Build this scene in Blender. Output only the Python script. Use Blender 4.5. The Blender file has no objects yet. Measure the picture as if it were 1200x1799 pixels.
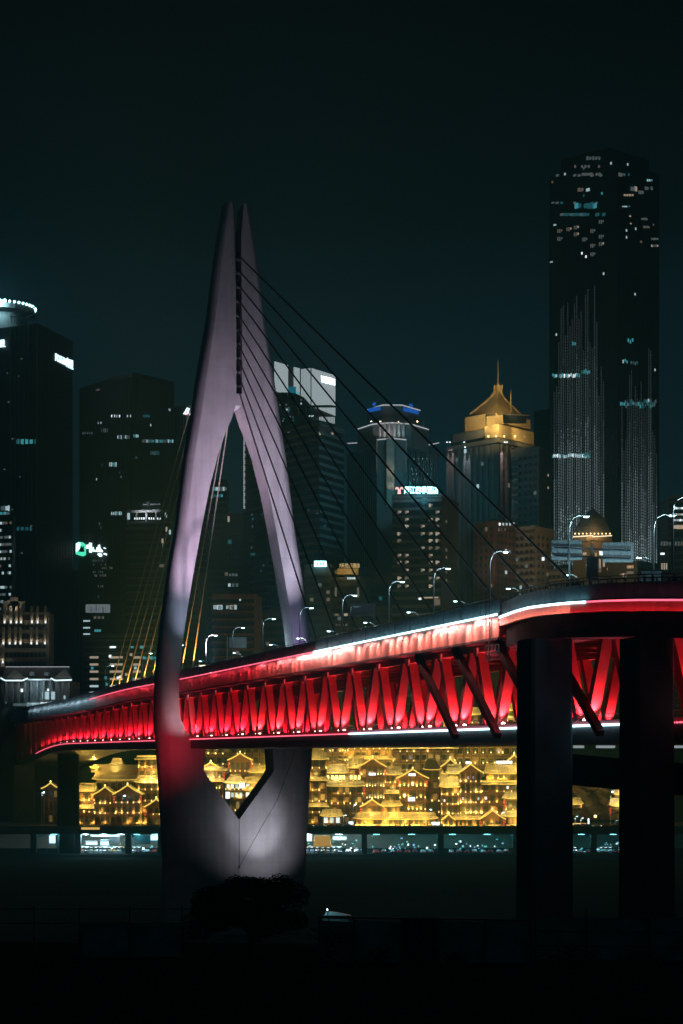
import bpy, math, random
from mathutils import Vector, Matrix
random.seed(11)
sc = bpy.context.scene
COL = sc.collection
R = math.radians
# ---------------------------------------------------------------- camera
F, HOR, CZ = 3325.0, 1324.0, 46.0          # focal length in photo pixels, horizon row, eye height
cam = bpy.data.cameras.new('camera'); camo = bpy.data.objects.new('camera', cam); COL.objects.link(camo)
cam.sensor_fit = 'VERTICAL'; cam.sensor_height = 36; cam.sensor_width = 24
cam.lens = 36 * F / 1799; cam.shift_y = (HOR - 899.5) / 1799
cam.clip_start = 1; cam.clip_end = 20000
camo.location = (0, 0, CZ); camo.rotation_euler = (R(90), 0, 0)
sc.camera = camo
# ---------------------------------------------------------------- night sky
w = bpy.data.worlds.new('World'); sc.world = w; w.use_nodes = True
nt = w.node_tree; bg = nt.nodes['Background']
tc = nt.nodes.new('ShaderNodeTexCoord'); sp = nt.nodes.new('ShaderNodeSeparateXYZ')
rp = nt.nodes.new('ShaderNodeValToRGB'); nt.links.new(tc.outputs['Generated'], sp.inputs[0])
nt.links.new(sp.outputs['Z'], rp.inputs[0]); nt.links.new(rp.outputs[0], bg.inputs[0])
for i, (p, c) in enumerate([(0.0, (.0045, .0185, .0285)), (.13, (.0042, .0170, .0260)), (.215, (.0030, .0118, .0182)), (.27, (.0012, .0046, .0060)), (.36, (.0003, .0017, .0025)), (1, (.0002, .0014, .0020))]):
    e = rp.color_ramp.elements[i] if i < 2 else rp.color_ramp.elements.new(p)
    e.position = p; e.color = (*c, 1)
bg.inputs[1].default_value = 1.0
sc.view_settings.view_transform = 'Standard'; sc.view_settings.look = 'None'
sc.view_settings.exposure = 0; sc.view_settings.gamma = 1
cy = sc.cycles
cy.use_denoising = True; cy.max_bounces = 4; cy.diffuse_bounces = 2; cy.glossy_bounces = 2; cy.volume_bounces = 0
cy.transmission_bounces = 3; cy.transparent_max_bounces = 8; cy.use_light_tree = True
cy.sample_clamp_indirect = 4; cy.caustics_reflective = False; cy.caustics_refractive = False

# ---------------------------------------------------------------- helpers
def P(px, py, Y): return Vector(((px - 600) * Y / F, Y, CZ + (HOR - py) * Y / F))
def Zy(py, Y): return CZ + (HOR - py) * Y / F
def Xp(px, Y): return (px - 600) * Y / F

class MB:
    def __init__(s): s.v = []; s.f = []
    def quad(s, *p):
        k = len(s.v); s.v += [Vector(q) for q in p]; s.f.append(tuple(range(k, k + len(p)))); return s
    def hexa(s, b, t):            # bottom loop, top loop (counter-clockwise seen from above)
        k = len(s.v); n = len(b); s.v += [Vector(q) for q in b] + [Vector(q) for q in t]
        s.f.append(tuple(range(k + n - 1, k - 1, -1))); s.f.append(tuple(range(k + n, k + 2 * n)))
        for i in range(n):
            j = (i + 1) % n; s.f.append((k + i, k + j, k + n + j, k + n + i))
        return s
    def box(s, c, d, rz=0.0):
        c = Vector(c); x, y, z = d[0] / 2, d[1] / 2, d[2] / 2; cs, sn = math.cos(rz), math.sin(rz)
        q = [(c.x + a * cs - b * sn, c.y + a * sn + b * cs) for a, b in ((-x, -y), (x, -y), (x, y), (-x, y))]
        return s.hexa([(a, b, c.z - z) for a, b in q], [(a, b, c.z + z) for a, b in q])
    def beam(s, p, q, w, h, side=None):   # rectangular bar from p to q; w along side, h across
        p, q = Vector(p), Vector(q); d = (q - p).normalized()
        a = Vector(side) if side is not None else (Vector((0, 0, 1)).cross(d) if abs(d.z) < .95 else Vector((1, 0, 0)))
        a = (a - d * a.dot(d)).normalized(); b = d.cross(a)
        l = [(-1, -1), (1, -1), (1, 1), (-1, 1)]
        return s.hexa([p + a * x * w / 2 + b * y * h / 2 for x, y in l], [q + a * x * w / 2 + b * y * h / 2 for x, y in l])
    def tube(s, pts, rad, n=6):
        pts = [Vector(p) for p in pts]; k = len(s.v)
        if not isinstance(rad, (list, tuple)): rad = [rad] * len(pts)
        for i, p in enumerate(pts):
            d = (pts[min(i + 1, len(pts) - 1)] - pts[max(i - 1, 0)]).normalized()
            a = d.cross(Vector((0, 0, 1)) if abs(d.z) < .9 else Vector((1, 0, 0))).normalized(); b = d.cross(a)
            for j in range(n):
                t = 2 * math.pi * j / n; s.v.append(p + (a * math.cos(t) + b * math.sin(t)) * rad[i])
        for i in range(len(pts) - 1):
            for j in range(n):
                u = (j + 1) % n; s.f.append((k + i * n + j, k + i * n + u, k + (i + 1) * n + u, k + (i + 1) * n + j))
        s.f.append(tuple(range(k + n - 1, k - 1, -1))); m = k + (len(pts) - 1) * n; s.f.append(tuple(range(m, m + n)))
        return s
    def loft(s, loops, cap=True):
        k = len(s.v); n = len(loops[0])
        for l in loops: s.v += [Vector(p) for p in l]
        for i in range(len(loops) - 1):
            for j in range(n):
                u = (j + 1) % n; s.f.append((k + i * n + j, k + i * n + u, k + (i + 1) * n + u, k + (i + 1) * n + j))
        if cap:
            s.f.append(tuple(range(k + n - 1, k - 1, -1))); m = k + (len(loops) - 1) * n; s.f.append(tuple(range(m, m + n)))
        return s
    def ball(s, c, r, n=8, m=5, sz=1.0):
        c = Vector(c)
        return s.loft([[c + Vector((math.cos(2 * math.pi * j / n) * r * math.sin(t), math.sin(2 * math.pi * j / n) * r * math.sin(t), -r * sz * math.cos(t))) for j in range(n)]
                       for t in [math.pi * (.06 + .88 * i / (m - 1)) for i in range(m)]])
    def build(s, name, m, parent=None, world=True):
        o0 = parent.location if (parent is not None and world) else Vector((0, 0, 0))
        if parent is not None and world and parent.parent is not None: o0 = o0 + parent.parent.location
        me = bpy.data.meshes.new(name); me.from_pydata([v - o0 for v in s.v], [], s.f)
        if m is not None: me.materials.append(m)
        o = bpy.data.objects.new(name, me); COL.objects.link(o)
        if parent is not None: o.parent = parent
        return o
def smooth(o):
    o.data.polygons.foreach_set('use_smooth', [True] * len(o.data.polygons)); return o
def empty(name, loc, rz=0.0):
    o = bpy.data.objects.new(name, None); COL.objects.link(o); o.location = loc; o.rotation_euler = (0, 0, rz); o.empty_display_size = .5
    return o
def tag(o, label, cat, group=None, kind=None):
    if label: o['label'] = label
    if cat: o['category'] = cat
    if group: o['group'] = group
    if kind: o['kind'] = kind
    return o
def thing(name, label, cat, loc, rz=0.0, group=None): return tag(empty(name, loc, rz), label, cat, group)
def kids(o): return [c for c in COL.objects if c.parent == o]
def copy_tree(o, tree=None, parent=None):
    c = o.copy(); COL.objects.link(c)
    if parent is not None: c.parent = parent
    for ch in list(o.children): copy_tree(ch, parent=c)
    return c

def mat(name, col, rough=.7, var=.25, scale=.35, metal=0.0, bump=0.0, bscale=4.0, stretch=None, spec=.5, joint=0):
    m = bpy.data.materials.new(name); m.use_nodes = True; t = m.node_tree; b = t.nodes['Principled BSDF']
    b.inputs['Roughness'].default_value = rough; b.inputs['Specular IOR Level'].default_value = spec; b.inputs['Metallic'].default_value = metal
    g = t.nodes.new('ShaderNodeNewGeometry'); n = t.nodes.new('ShaderNodeTexNoise'); n.inputs['Scale'].default_value = scale; n.inputs['Detail'].default_value = 5
    src = g.outputs['Position']
    if stretch:
        mp = t.nodes.new('ShaderNodeMapping'); mp.inputs['Scale'].default_value = stretch; t.links.new(src, mp.inputs['Vector']); src = mp.outputs[0]
    t.links.new(src, n.inputs['Vector'])
    r = t.nodes.new('ShaderNodeValToRGB'); t.links.new(n.outputs['Fac'], r.inputs[0])
    r.color_ramp.elements[0].position = .3; r.color_ramp.elements[1].position = .7
    r.color_ramp.elements[0].color = (*[c * (1 - var) for c in col], 1); r.color_ramp.elements[1].color = (*[min(1, c * (1 + var)) for c in col], 1)
    out = r.outputs[0]
    if joint:      # pour joints every JOINT metres of height, and rain streaks
        sx = t.nodes.new('ShaderNodeSeparateXYZ'); t.links.new(g.outputs['Position'], sx.inputs[0])
        def mth(op, x, y): 
            q = t.nodes.new('ShaderNodeMath'); q.operation = op; t.links.new(x, q.inputs[0]); q.inputs[1].default_value = y; return q.outputs[0]
        ln = mth('GREATER_THAN', mth('MODULO', sx.outputs['Z'], joint), .22)
        mp = t.nodes.new('ShaderNodeMapping'); mp.inputs['Scale'].default_value = (.9, .9, .05); t.links.new(g.outputs['Position'], mp.inputs['Vector'])
        n3 = t.nodes.new('ShaderNodeTexNoise'); n3.inputs['Scale'].default_value = 1.0; n3.inputs['Detail'].default_value = 4; t.links.new(mp.outputs[0], n3.inputs['Vector'])
        st = mth('ADD', mth('MULTIPLY', n3.outputs['Fac'], .55), .70); tot = t.nodes.new('ShaderNodeMath'); tot.operation = 'MULTIPLY'; t.links.new(st, tot.inputs[0]); t.links.new(mth('ADD', mth('MULTIPLY', ln, .10), .90), tot.inputs[1])
        mx = t.nodes.new('ShaderNodeMix'); mx.data_type = 'RGBA'; mx.blend_type = 'MULTIPLY'; mx.inputs[0].default_value = 1; t.links.new(out, mx.inputs[6]); t.links.new(tot.outputs[0], mx.inputs[7]); out = mx.outputs[2]
    t.links.new(out, b.inputs['Base Color'])
    if bump:
        n2 = t.nodes.new('ShaderNodeTexNoise'); n2.inputs['Scale'].default_value = bscale; t.links.new(src, n2.inputs['Vector'])
        bp = t.nodes.new('ShaderNodeBump'); bp.inputs['Strength'].default_value = bump; t.links.new(n2.outputs['Fac'], bp.inputs['Height']); t.links.new(bp.outputs[0], b.inputs['Normal'])
    return m
def emi(name, col, st, sample=False, base=None):
    m = bpy.data.materials.new(name); m.use_nodes = True; b = m.node_tree.nodes['Principled BSDF']
    b.inputs['Base Color'].default_value = (*(base or [c * .3 for c in col]), 1); b.inputs['Emission Color'].default_value = (*col, 1); b.inputs['Emission Strength'].default_value = st
    b.inputs['Roughness'].default_value = .5
    try: m.cycles.emission_sampling = 'FRONT' if sample else 'NONE'
    except Exception: pass
    return m
def spot(name, loc, target, W, col, ang=60, blend=.6, parent=None, r=.12):
    l = bpy.data.lights.new(name, 'SPOT'); l.energy = W; l.color = col; l.spot_size = R(ang); l.spot_blend = blend; l.shadow_soft_size = r
    o = bpy.data.objects.new(name, l); COL.objects.link(o); loc = Vector(loc)
    o.rotation_euler = (Vector(target) - loc).to_track_quat('-Z', 'Y').to_euler()
    if parent is not None: o.parent = parent; loc = loc - parent.location
    o.location = loc; return o
def point(name, loc, W, col, parent=None, r=.15):
    l = bpy.data.lights.new(name, 'POINT'); l.energy = W; l.color = col; l.shadow_soft_size = r
    o = bpy.data.objects.new(name, l); COL.objects.link(o); o.location = loc
    if parent is not None: o.parent = parent; o.location = Vector(loc) - parent.location
    return o
def many(items, name, m, parent, cap=100, key=None):
    """items: list of MB (largest first): the first CAP become parts, the rest one part of kind stuff."""
    for b in items[:cap]: b.build(name, m, parent)
    if len(items) > cap:
        z = MB()
        for b in items[cap:]:
            k = len(z.v); z.v += b.v; z.f += [tuple(i + k for i in f) for f in b.f]
        z.build(name, m, parent)['kind'] = 'stuff'
def text(name, body, h, m, loc, right, up=(0, 0, 1), width=None, depth=.25, parent=None):
    """lettering of cap height H starting at LOC (bottom left), reading along RIGHT"""
    c = bpy.data.curves.new(name, 'FONT'); c.body = body; c.extrude = .03; c.resolution_u = 2; c.offset = .012
    o = bpy.data.objects.new(name, c); COL.objects.link(o)
    dg = bpy.context.evaluated_depsgraph_get(); me = bpy.data.meshes.new_from_object(o.evaluated_get(dg)); bpy.data.objects.remove(o)
    xs = [v.co.x for v in me.vertices]; ys = [v.co.y for v in me.vertices]
    x0, x1, y0, y1 = min(xs), max(xs), min(ys), max(ys); sy = h / (y1 - y0); sx = (width / (x1 - x0)) if width else sy
    rt = Vector(right).normalized(); u = Vector(up).normalized(); n = rt.cross(u)
    base = Vector(loc) - (parent.location if parent is not None else Vector())
    for v in me.vertices:
        q = v.co.copy(); v.co = base + rt * (q.x - x0) * sx + u * (q.y - y0) * sy + n * (q.z / .03 * depth)
    me.materials.clear(); me.materials.append(m); me.name = name
    o = bpy.data.objects.new(name, me); COL.objects.link(o)
    if parent is not None: o.parent = parent
    return o

# ---------------------------------------------------------------- materials
M = {}
M['pylon'] = mat('pylon_concrete', (.60, .56, .61), .75, .10, .25, bump=.05, bscale=1.2, spec=.2, joint=6.0)
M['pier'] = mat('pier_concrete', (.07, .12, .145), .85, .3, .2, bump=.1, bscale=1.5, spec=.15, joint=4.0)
M['pier_dark'] = mat('pier_stained_concrete', (.035, .04, .043), .9, .3, .2, spec=.1)  # pier concrete darkened: the gloom at the far left put into its colour
M['red'] = mat('bridge_paint', (.60, .125, .14), .45, .12, .5)
M['fascia'] = mat('fascia_paint', (.62, .26, .20), .42, .15, .8, stretch=(1, 1, .15))
M['pale'] = mat('pale_steel_paint', (.75, .62, .58), .5, .1, .5)
M['dark'] = mat('dark_steel', (.07, .065, .07), .5, .25, .8)
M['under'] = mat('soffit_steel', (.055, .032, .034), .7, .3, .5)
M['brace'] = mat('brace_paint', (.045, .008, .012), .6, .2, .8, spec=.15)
M['asphalt'] = mat('asphalt', (.05, .05, .052), .85, .2, 1.5)
M['panel'] = mat('parapet_panel', (.30, .44, .48), .45, .25, .6)
M['galv'] = mat('galvanised_steel', (.38, .42, .44), .45, .12, 1.5, metal=.3)
M['cable_dark'] = mat('cable_sheath_dark', (.06, .052, .048), .5, .1, .5)  # same sheath for the unlit front stays, lack of light put into the colour
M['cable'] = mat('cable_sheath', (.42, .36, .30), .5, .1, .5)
M['ground'] = mat('ground_soil', (.016, .018, .018), .95, .35, .08, bump=.3, bscale=.8, spec=0)
M['bank'] = mat('bank_concrete', (.045, .045, .045), .9, .25, .12, bump=.2, bscale=.6, spec=.05)
M['leaf'] = mat('leaf', (.035, .06, .03), .7, .4, .8)
M['bark'] = mat('bark', (.06, .05, .04), .9, .3, 2)
M['hoard'] = mat('green_hoarding', (.30, .52, .46), .8, .3, .7)
WARM, COOL, CYAN, RED = (1, .62, .26), (.75, .95, 1), (.22, .85, 1), (1, .05, .08)
YEL = (1, .60, .10)
M['led_white'] = emi('led_white', (.5, .86, 1), 5, True)
M['led_red'] = emi('led_red', (1, .12, .2), 2.2)
M['lamp_pink'] = emi('lamp_lens_pink', (1, .6, .5), 12)
M['lamp_cool'] = emi('lamp_lens_cool', (.6, .95, 1), 9)

# ---------------------------------------------------------------- the ground
tag(MB().quad((-2400, -190, 0), (2400, -190, 0), (2400, 4450, 0), (-2400, 4450, 0)).build('ground', M['ground']), None, None, kind='structure')
b = MB()   # near bank: terrace the photographer looks across, falling to the river bed
prof = [(-120, 44.2), (4, 44.2), (9, 39.5), (95, 31.2), (150, 30.8), (158, 29.5), (185, 18), (215, 6), (235, -1)]
xs = [-400 + 25 * i for i in range(33)]
for i in range(len(xs) - 1):
    for j in range(len(prof) - 1):
        def q(x, jj):
            y, z = prof[jj]; return (x, y + 3 * math.sin(x * .05 + jj), z + (.35 * math.sin(x * .21 + jj * 2) if 2 < jj < 7 else 0))
        b.quad(q(xs[i], j), q(xs[i + 1], j), q(xs[i + 1], j + 1), q(xs[i], j + 1))
tag(b.build('river_bank', mat('bank_grass', (.055, .07, .06), .95, .5, .6, bump=.5, bscale=3, spec=0)), None, None, kind='structure')
b = MB()   # far bank: sloped embankment below the lower promenade, then the hill behind the old quarter
prof = [(560, -1), (600, 3), (690, 5.2), (722, 6.3), (724, 7.4), (799, 7.4), (803, 30), (850, 52), (960, 62), (1800, 62)]
xs = [-700 + 50 * i for i in range(29)]
for i in range(len(xs) - 1):
    for j in range(len(prof) - 1):
        b.quad((xs[i], *prof[j]), (xs[i + 1], *prof[j]), (xs[i + 1], *prof[j + 1]), (xs[i], *prof[j + 1]))
tag(b.build('far_bank', mat('bank_mud', (.016, .017, .017), .95, .4, .08, bump=.3, bscale=.6, spec=0)), None, None, kind='structure')

# ================================================================ THE BRIDGE
BD = Vector((.284, -.956, 0)).normalized()      # along the bridge, towards the camera
BN = Vector((.956, .284, 0)).normalized()       # across the bridge, away from the near edge
def drop(n):
    f = min(1, max(0, (-4 - n) / 9)); return -1.6 * f * f * (3 - 2 * f)
def zU(n): return 18.75 + .8 * max(0, n) / 13 + drop(n) + (-.12 * (n - 14) ** 2 if n > 14 else 0)
def zL(n):
    k = max(n, -20); return 3.75 + (-.10 * (k + 13) ** 2 if k < -13 else 0.0) + (1.0 * (n + 20) if n < -20 else 0.0)
def E(n, off, z): return Vector((-36.6 + 4.55 * n + off * .956, 475 - 15.34 * n + off * .284, CZ + z))
NEND = 13.5
bridge = thing('cable_stayed_bridge', 'double-deck cable-stayed bridge with a split teardrop pylon and red-lit truss', 'bridge', E(-.5, 12, -43))
def strip(n0, n1, prof, step=.5):
    """closed section PROF [(off, dz, 'U'/'L')] swept along the bridge"""
    k = max(1, round((n1 - n0) / step)); L = []
    for i in range(k + 1):
        n = n0 + (n1 - n0) * i / k
        L.append([E(n, o, (zU(n) if r == 'U' else zL(n)) + dz) for o, dz, r in prof])
    return MB().loft(L)
# upper deck: slab, near fascia girder, far fascia girder
strip(-34, 20, [(-2.0, -.45, 'U'), (-2.0, .15, 'U'), (26.0, .15, 'U'), (26.0, -.45, 'U')]).build('upper_deck', M['asphalt'], bridge)
strip(-34, -10.02, [(-2.8, -3.0, 'U'), (-2.8, -.08, 'U'), (-2.02, -.08, 'U'), (.4, -3.6, 'U')]).build('fascia', M['panel'], bridge)
strip(-10, NEND, [(-2.8, -3.1, 'U'), (-2.8, -.08, 'U'), (-2.02, -.08, 'U'), (-2.02, -3.1, 'U')]).build('fascia', M['fascia'], bridge)
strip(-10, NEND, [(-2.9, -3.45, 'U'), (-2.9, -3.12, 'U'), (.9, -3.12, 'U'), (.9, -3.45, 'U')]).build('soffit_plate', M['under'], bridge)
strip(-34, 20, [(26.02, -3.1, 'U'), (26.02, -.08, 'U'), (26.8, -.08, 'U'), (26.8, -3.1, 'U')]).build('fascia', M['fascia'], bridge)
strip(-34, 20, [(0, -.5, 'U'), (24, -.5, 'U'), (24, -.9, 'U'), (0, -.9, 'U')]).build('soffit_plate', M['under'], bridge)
strip(-34, 20, [(-.55, -2.5, 'L'), (-.55, -.12, 'L'), (24.5, -.12, 'L'), (24.5, -2.5, 'L')]).build('lower_deck', M['dark'], bridge)
strip(-31, 20, [(-.62, -.1, 'L'), (-.62, .5, 'L'), (.62, .5, 'L'), (.62, -.1, 'L')]).build('bottom_chord', M['red'], bridge)
strip(-31, 20, [(-.6, -4.5, 'U'), (-.6, -3.5, 'U'), (.6, -3.5, 'U'), (.6, -4.5, 'U')]).build('top_chord', M['red'], bridge)
strip(-31, 20, [(23.4, -.1, 'L'), (23.4, .5, 'L'), (24.6, .5, 'L'), (24.6, -.1, 'L')]).build('bottom_chord', M['red'], bridge)
strip(-31, 20, [(23.4, -4.5, 'U'), (23.4, -3.5, 'U'), (24.6, -3.5, 'U'), (24.6, -4.5, 'U')]).build('top_chord', M['red'], bridge)
# railing along the lower deck
it = MB(); 
for dz in (.75, 1.25): it.tube([E(n * .5, -.45, zL(n * .5) + dz) for n in range(-50, 40)], .05, 4)
for n in range(-200, 160): it.beam(E(n * .125, -.45, zL(n * .125) + .1), E(n * .125, -.45, zL(n * .125) + 1.3), .07, .07)
it.build('railing', M['dark'], bridge)
# truss diagonals with their up-lights
diag, gus, beams, near_l, far_l = [], [], [], [], []
for n in range(17, -30, -1):
    for off in (0, 24):
        for s in (1, -1):
            a = E(n + .10 * s, off, zL(n) + .45); t = E(n + .41 * s, off, zU(n + .41 * s) - 4.3)
            diag.append((off, MB().beam(a, t, 1.45, 1.15, BN)))
            foot = E(n + .10 * s, off - .0, zL(n) + .7) + BD * 1.35 + (BN * -.25 if off == 0 else BN * -.1)
            (near_l if off == 0 else far_l).append((n, s, foot, t))
        if off == 0:
            c = E(n + .41 * -1, off, zU(n) - 4.15)
            g = MB().beam(c + Vector((0, 0, -.9)), c + Vector((0, 0, .3)), 1.75, 1.5, BN); gus.append(g)
for h in range(34, -50, -1):
    n = h * .5
    beams.append(MB().beam(E(n, -.2, zU(n) - 1.6), E(n, 24.2, zU(n) - 1.6), .7, 1.3))
    if h % 2 == 0: beams.append(MB().beam(E(n, .6, zU(n) - 4.0), E(n + 1, 23.4, zU(n) - 4.0), .5, .5))
diag.sort(key=lambda q: q[0])
many([d for o, d in diag], 'truss_diagonal', M['red'], bridge)
many(gus, 'gusset_plate', M['pale'], bridge)
many(beams, 'floor_beam', M['red'], bridge, 90)
lens = []
for lst, off in ((near_l, 0), (far_l, 24)):
    for n, s, foot, t in lst:
        if n < -20: continue
        hot = 1.0 if n > -4 else max(.04, .8 - (-4 - n) * .052)
        lens.append(MB().ball(foot + BN * -.05 + BD * .55 + Vector((0, 0, -.15)), (.20 + .006 * max(0, n + 4)) if off == 0 else .13, 6, 4))
        W = (7000 if off == 0 else 4000) * hot * (1 + .35 * (n > 8))
        spot('truss_uplight', foot, foot.lerp(t, .62) - BD * .1, W * 1.25, (1, .03, .075) if n < 4 else (1, .07, .09), 66, .9, bridge)
many(lens, 'uplight_lens', M['lamp_pink'], bridge)
# fascia down-lights under the ledge
for i in range(-38, 60):
    n = i * .23
    if n > NEND: break
    k = .17 if n < 3.5 else (.17 + 1.55 * min(1, (n - 3.5) / 4.5)); k *= random.uniform(.4, 1.6)
    if n < -6: k *= .6
    col = (1, .04, .08) if n < 4 else (1, .04 + .42 * min(1, (n - 4) / 4), .08 + .34 * min(1, (n - 4) / 4))
    p = E(n + random.uniform(-.08, .08), -4.0, zU(n) - .3)
    spot('fascia_washlight', p, E(n + .12, -2.8, zU(n) - 2.2), 720 * k, col, 104, 1.0, bridge)
for i in range(12):
    n = -19.5 + i * .9; spot('fascia_washlight', E(n, -4.6, zU(n) + .4), E(n + .3, -2.6, zU(n) - 1.2), random.uniform(120, 300), (.55, .82, 1), 100, .8, bridge)
# LED lines and parapet panels
white_on = lambda n: 7.4 <= n < 14
leds_w, leds_r, pans, posts = [], [], [], []
def led_seg(fn, n0, n1, white, dot=.05):
    m = MB()
    if white:
        m.beam(fn(n0 + .004), fn(n1 - .004), .16, .26)
    else:
        k = max(1, round((n1 - n0) / dot)); m.beam(fn(n0) , fn(n1), .05, .05)
        for i in range(k):
            a = n0 + (n1 - n0) * (i + .3) / k; m.beam(fn(a), fn(a + (n1 - n0) / k * .34), .12, .2)
    return m
up_edge = lambda n: E(n, -2.98, zU(n) + .08)
lo_edge = lambda n: E(n, -.82, zL(n) - .15)
strip(-34, NEND, [(-2.9, -.06, 'U'), (-2.9, .2, 'U'), (-2.2, .2, 'U'), (-2.2, -.06, 'U')]).build('ledge', M['panel'], bridge)
for h in range(27, -68, -1):
    n = h * .5
    if n < NEND and n > -10: (leds_w if white_on(n) else leds_r).append(led_seg(up_edge, n, min(n + .5, NEND), white_on(n)))
    if n < NEND:
        e = min(n + .5, NEND)
        pans.append(MB().beam(E(n + .012, -2.5, zU(n) + 1.3), E(e - .012, -2.5, zU(e) + 1.3), .1, 1.9))
        posts.append(MB().beam(E(n, -2.45, zU(n) + .2), E(n, -2.45, zU(n) + 2.5), .16, .16))
for h in range(36, -39, -1):
    n = h * .5; wt = 8.3 <= n < 15.6
    leds_r.append(led_seg(lo_edge, n, n + .5, False)) if not wt else leds_w.append(led_seg(lo_edge, n, n + .5, True))
many(leds_w, 'led_strip', M['led_white'], bridge); many(leds_r, 'led_strip', M['led_red'], bridge)
many(pans, 'parapet_panel', M['panel'], bridge); many(posts, 'parapet_post', M['dark'], bridge)
MB().tube([E(n * .5, -2.45, zU(n * .5) + 2.55) for n in range(-68, 28)], .06, 4).build('handrail', M['dark'], bridge)
# dark outer braces near the ramp
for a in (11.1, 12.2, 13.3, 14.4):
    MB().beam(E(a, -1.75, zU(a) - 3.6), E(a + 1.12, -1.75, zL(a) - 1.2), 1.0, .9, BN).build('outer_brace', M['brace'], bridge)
# maintenance ladder and basket
b = MB(); n = 13.3
for o in (-.045, .045): b.beam(E(n + o, -3.2, zU(n) - 6.3), E(n + o, -3.2, zU(n) + 2.9), .1, .1)
for i in range(16): b.beam(E(n - .045, -3.2, zU(n) - 6.1 + i * .58), E(n + .045, -3.2, zU(n) - 6.1 + i * .58), .07, .07)
b.build('ladder', M['dark'], bridge)
b = MB()
for a, c in ((-.05, .28), ):
    for z0 in (-6.2, -5.2, -4.2): b.beam(E(n + a, -3.2, zU(n) + z0), E(n + c, -3.2, zU(n) + z0), .09, .09)
    for f in range(5):
        x = a + (c - a) * f / 4; b.beam(E(n + x, -3.2, zU(n) - 6.2), E(n + x, -3.2, zU(n) - 4.2), .09, .09)
        b.beam(E(n + x, -3.2, zU(n) - 6.2), E(n + min(x + .08, c), -3.2, zU(n) - 4.2), .07, .07)
b.build('maintenance_basket', M['galv'], bridge)
MB().beam(E(NEND + .03, -2.6, zU(NEND) - 3.4), E(NEND + .03, -2.6, zU(NEND) + .1), .5, .4).build('fascia', M['red'], bridge)

# --- the pylon
TC = E(-.5, 12.1, 0); TC.z = 0
def T(s, t, z): p = TC + BN * s + BD * t; return Vector((p.x, p.y, CZ + z))
lv = [  # photo row, inner, ridge, outer (metres from the centre line)
 (362, 1.6, 1.65, 3.1), (380, 1.25, 2.1, 3.6), (420, .75, 3.0, 4.7), (480, .75, 4.05, 5.95), (560, .75, 5.5, 7.4), (625, .75, 6.9, 9.0), (680, .75, 8.0, 10.4), (716, .75, 8.7, 11.2),
 (742, 2.0, 9.3, 11.8), (767, 3.6, 9.9, 12.4), (800, 5.3, 10.7, 13.2), (860, 7.6, 11.75, 14.3), (927, 9.6, 12.7, 15.5), (990, 11.3, 13.8, 17.1), (1053, 12.9, 14.9, 18.5), (1100, 14.0, 15.6, 19.4), (1148, 14.9, 16.5, 20.2),
 (1190, 15.4, 17.2, 20.7), (1222, 15.6, 17.3, 20.9), (1263, 15.1, 16.3, 20.9), (1285, 13.8, 15.7, 20.8), (1300, 11.0, 15.2, 20.6), (1317, 8.8, 14.7, 20.4), (1335, 9.0, 13.9, 20.2), (1352, 9.2, 13.0, 20.0), (1362, 8.4, 12.4, 19.9), (1406, 3.6, 9.9, 19.6),
 (1439, .03, 7.0, 19.3), (1470, .03, 4.3, 19.1), (1500, .03, 1.7, 18.9), (1520, .03, .08, 18.8), (1570, .03, .08, 18.5), (1640, .03, .08, 18.3)]
def lerp_lv(y):
    for a, b2 in zip(lv, lv[1:]):
        if a[0] <= y <= b2[0]:
            f = (y - a[0]) / (b2[0] - a[0]); return [p + (q2 - p) * f for p, q2 in zip(a[1:], b2[1:])]
ys = sorted(set([a[0] for a in lv] + [362 + i * 14 for i in range(92) if 362 + i * 14 < 1640]))
for sg in (1, -1):
    L = []
    for y in reversed(ys):
        si, sr, so = lerp_lv(y); z = (HOR - y) / 6.84; tt = 4.4 if y > 600 else 3.2 + 1.2 * (y - 362) / 238
        sec = [(si, -tt), (so * .5 + sr * .5 if so > sr else sr, -tt), (so, -tt * .35), (so, tt * .15), (sr, tt), (si, tt)]
        sec = [(si, -tt), (sr, -tt), (so, -tt * .35)] + [(sr + (so - sr) * math.sin(q), tt * (.05 + .95 * math.cos(q))) for q in [math.pi / 2 * (1 - i_ / 6) for i_ in range(7)]] + [(si, tt)]
        if sg < 0: sec = sec[::-1]
        L.append([T(sg * a, c, z) for a, c in sec])
    o = smooth(MB().loft(L).build('pylon_leg', M['pylon'], bridge)); o.data.set_sharp_from_angle(angle=R(21))
zt = lambda y: (HOR - y) / 6.84
MB().beam(T(0, 0, zt(718)), T(0, 0, zt(697)), 1.46, 8.6, BN).build('pylon_tie', M['pylon'], bridge)
MB().beam(T(0, 0, zt(697.2)), T(0, 0, zt(412)), 1.44, 4.6, BN).build('cable_anchorage', M['dark'], bridge)
for k in range(10):
    y = 451 + 24.6 * k + 10
    MB().beam(T(-.7, 2.9, zt(y)), T(.7, 2.9, zt(y)), .5, .5).build('anchor_bracket', M['galv'], bridge)
# seam grooves on the lower front
MB().tube([T(0, 4.43, zt(y)) for y in (1440, 1519)], .09, 4).build('seam_groove', M['dark'], bridge)
MB().tube([T(0, 4.5, zt(1519)), T(0, 4.5, zt(1524))], .25, 6).build('drain_outlet', M['dark'], bridge)
MB().tube([T(lerp_lv(y)[1] + .02, 4.43, zt(y)) for y in (1520, 1500, 1470, 1439, 1406, 1362, 1335, 1317)], .07, 4).build('seam_groove', M['dark'], bridge)
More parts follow.
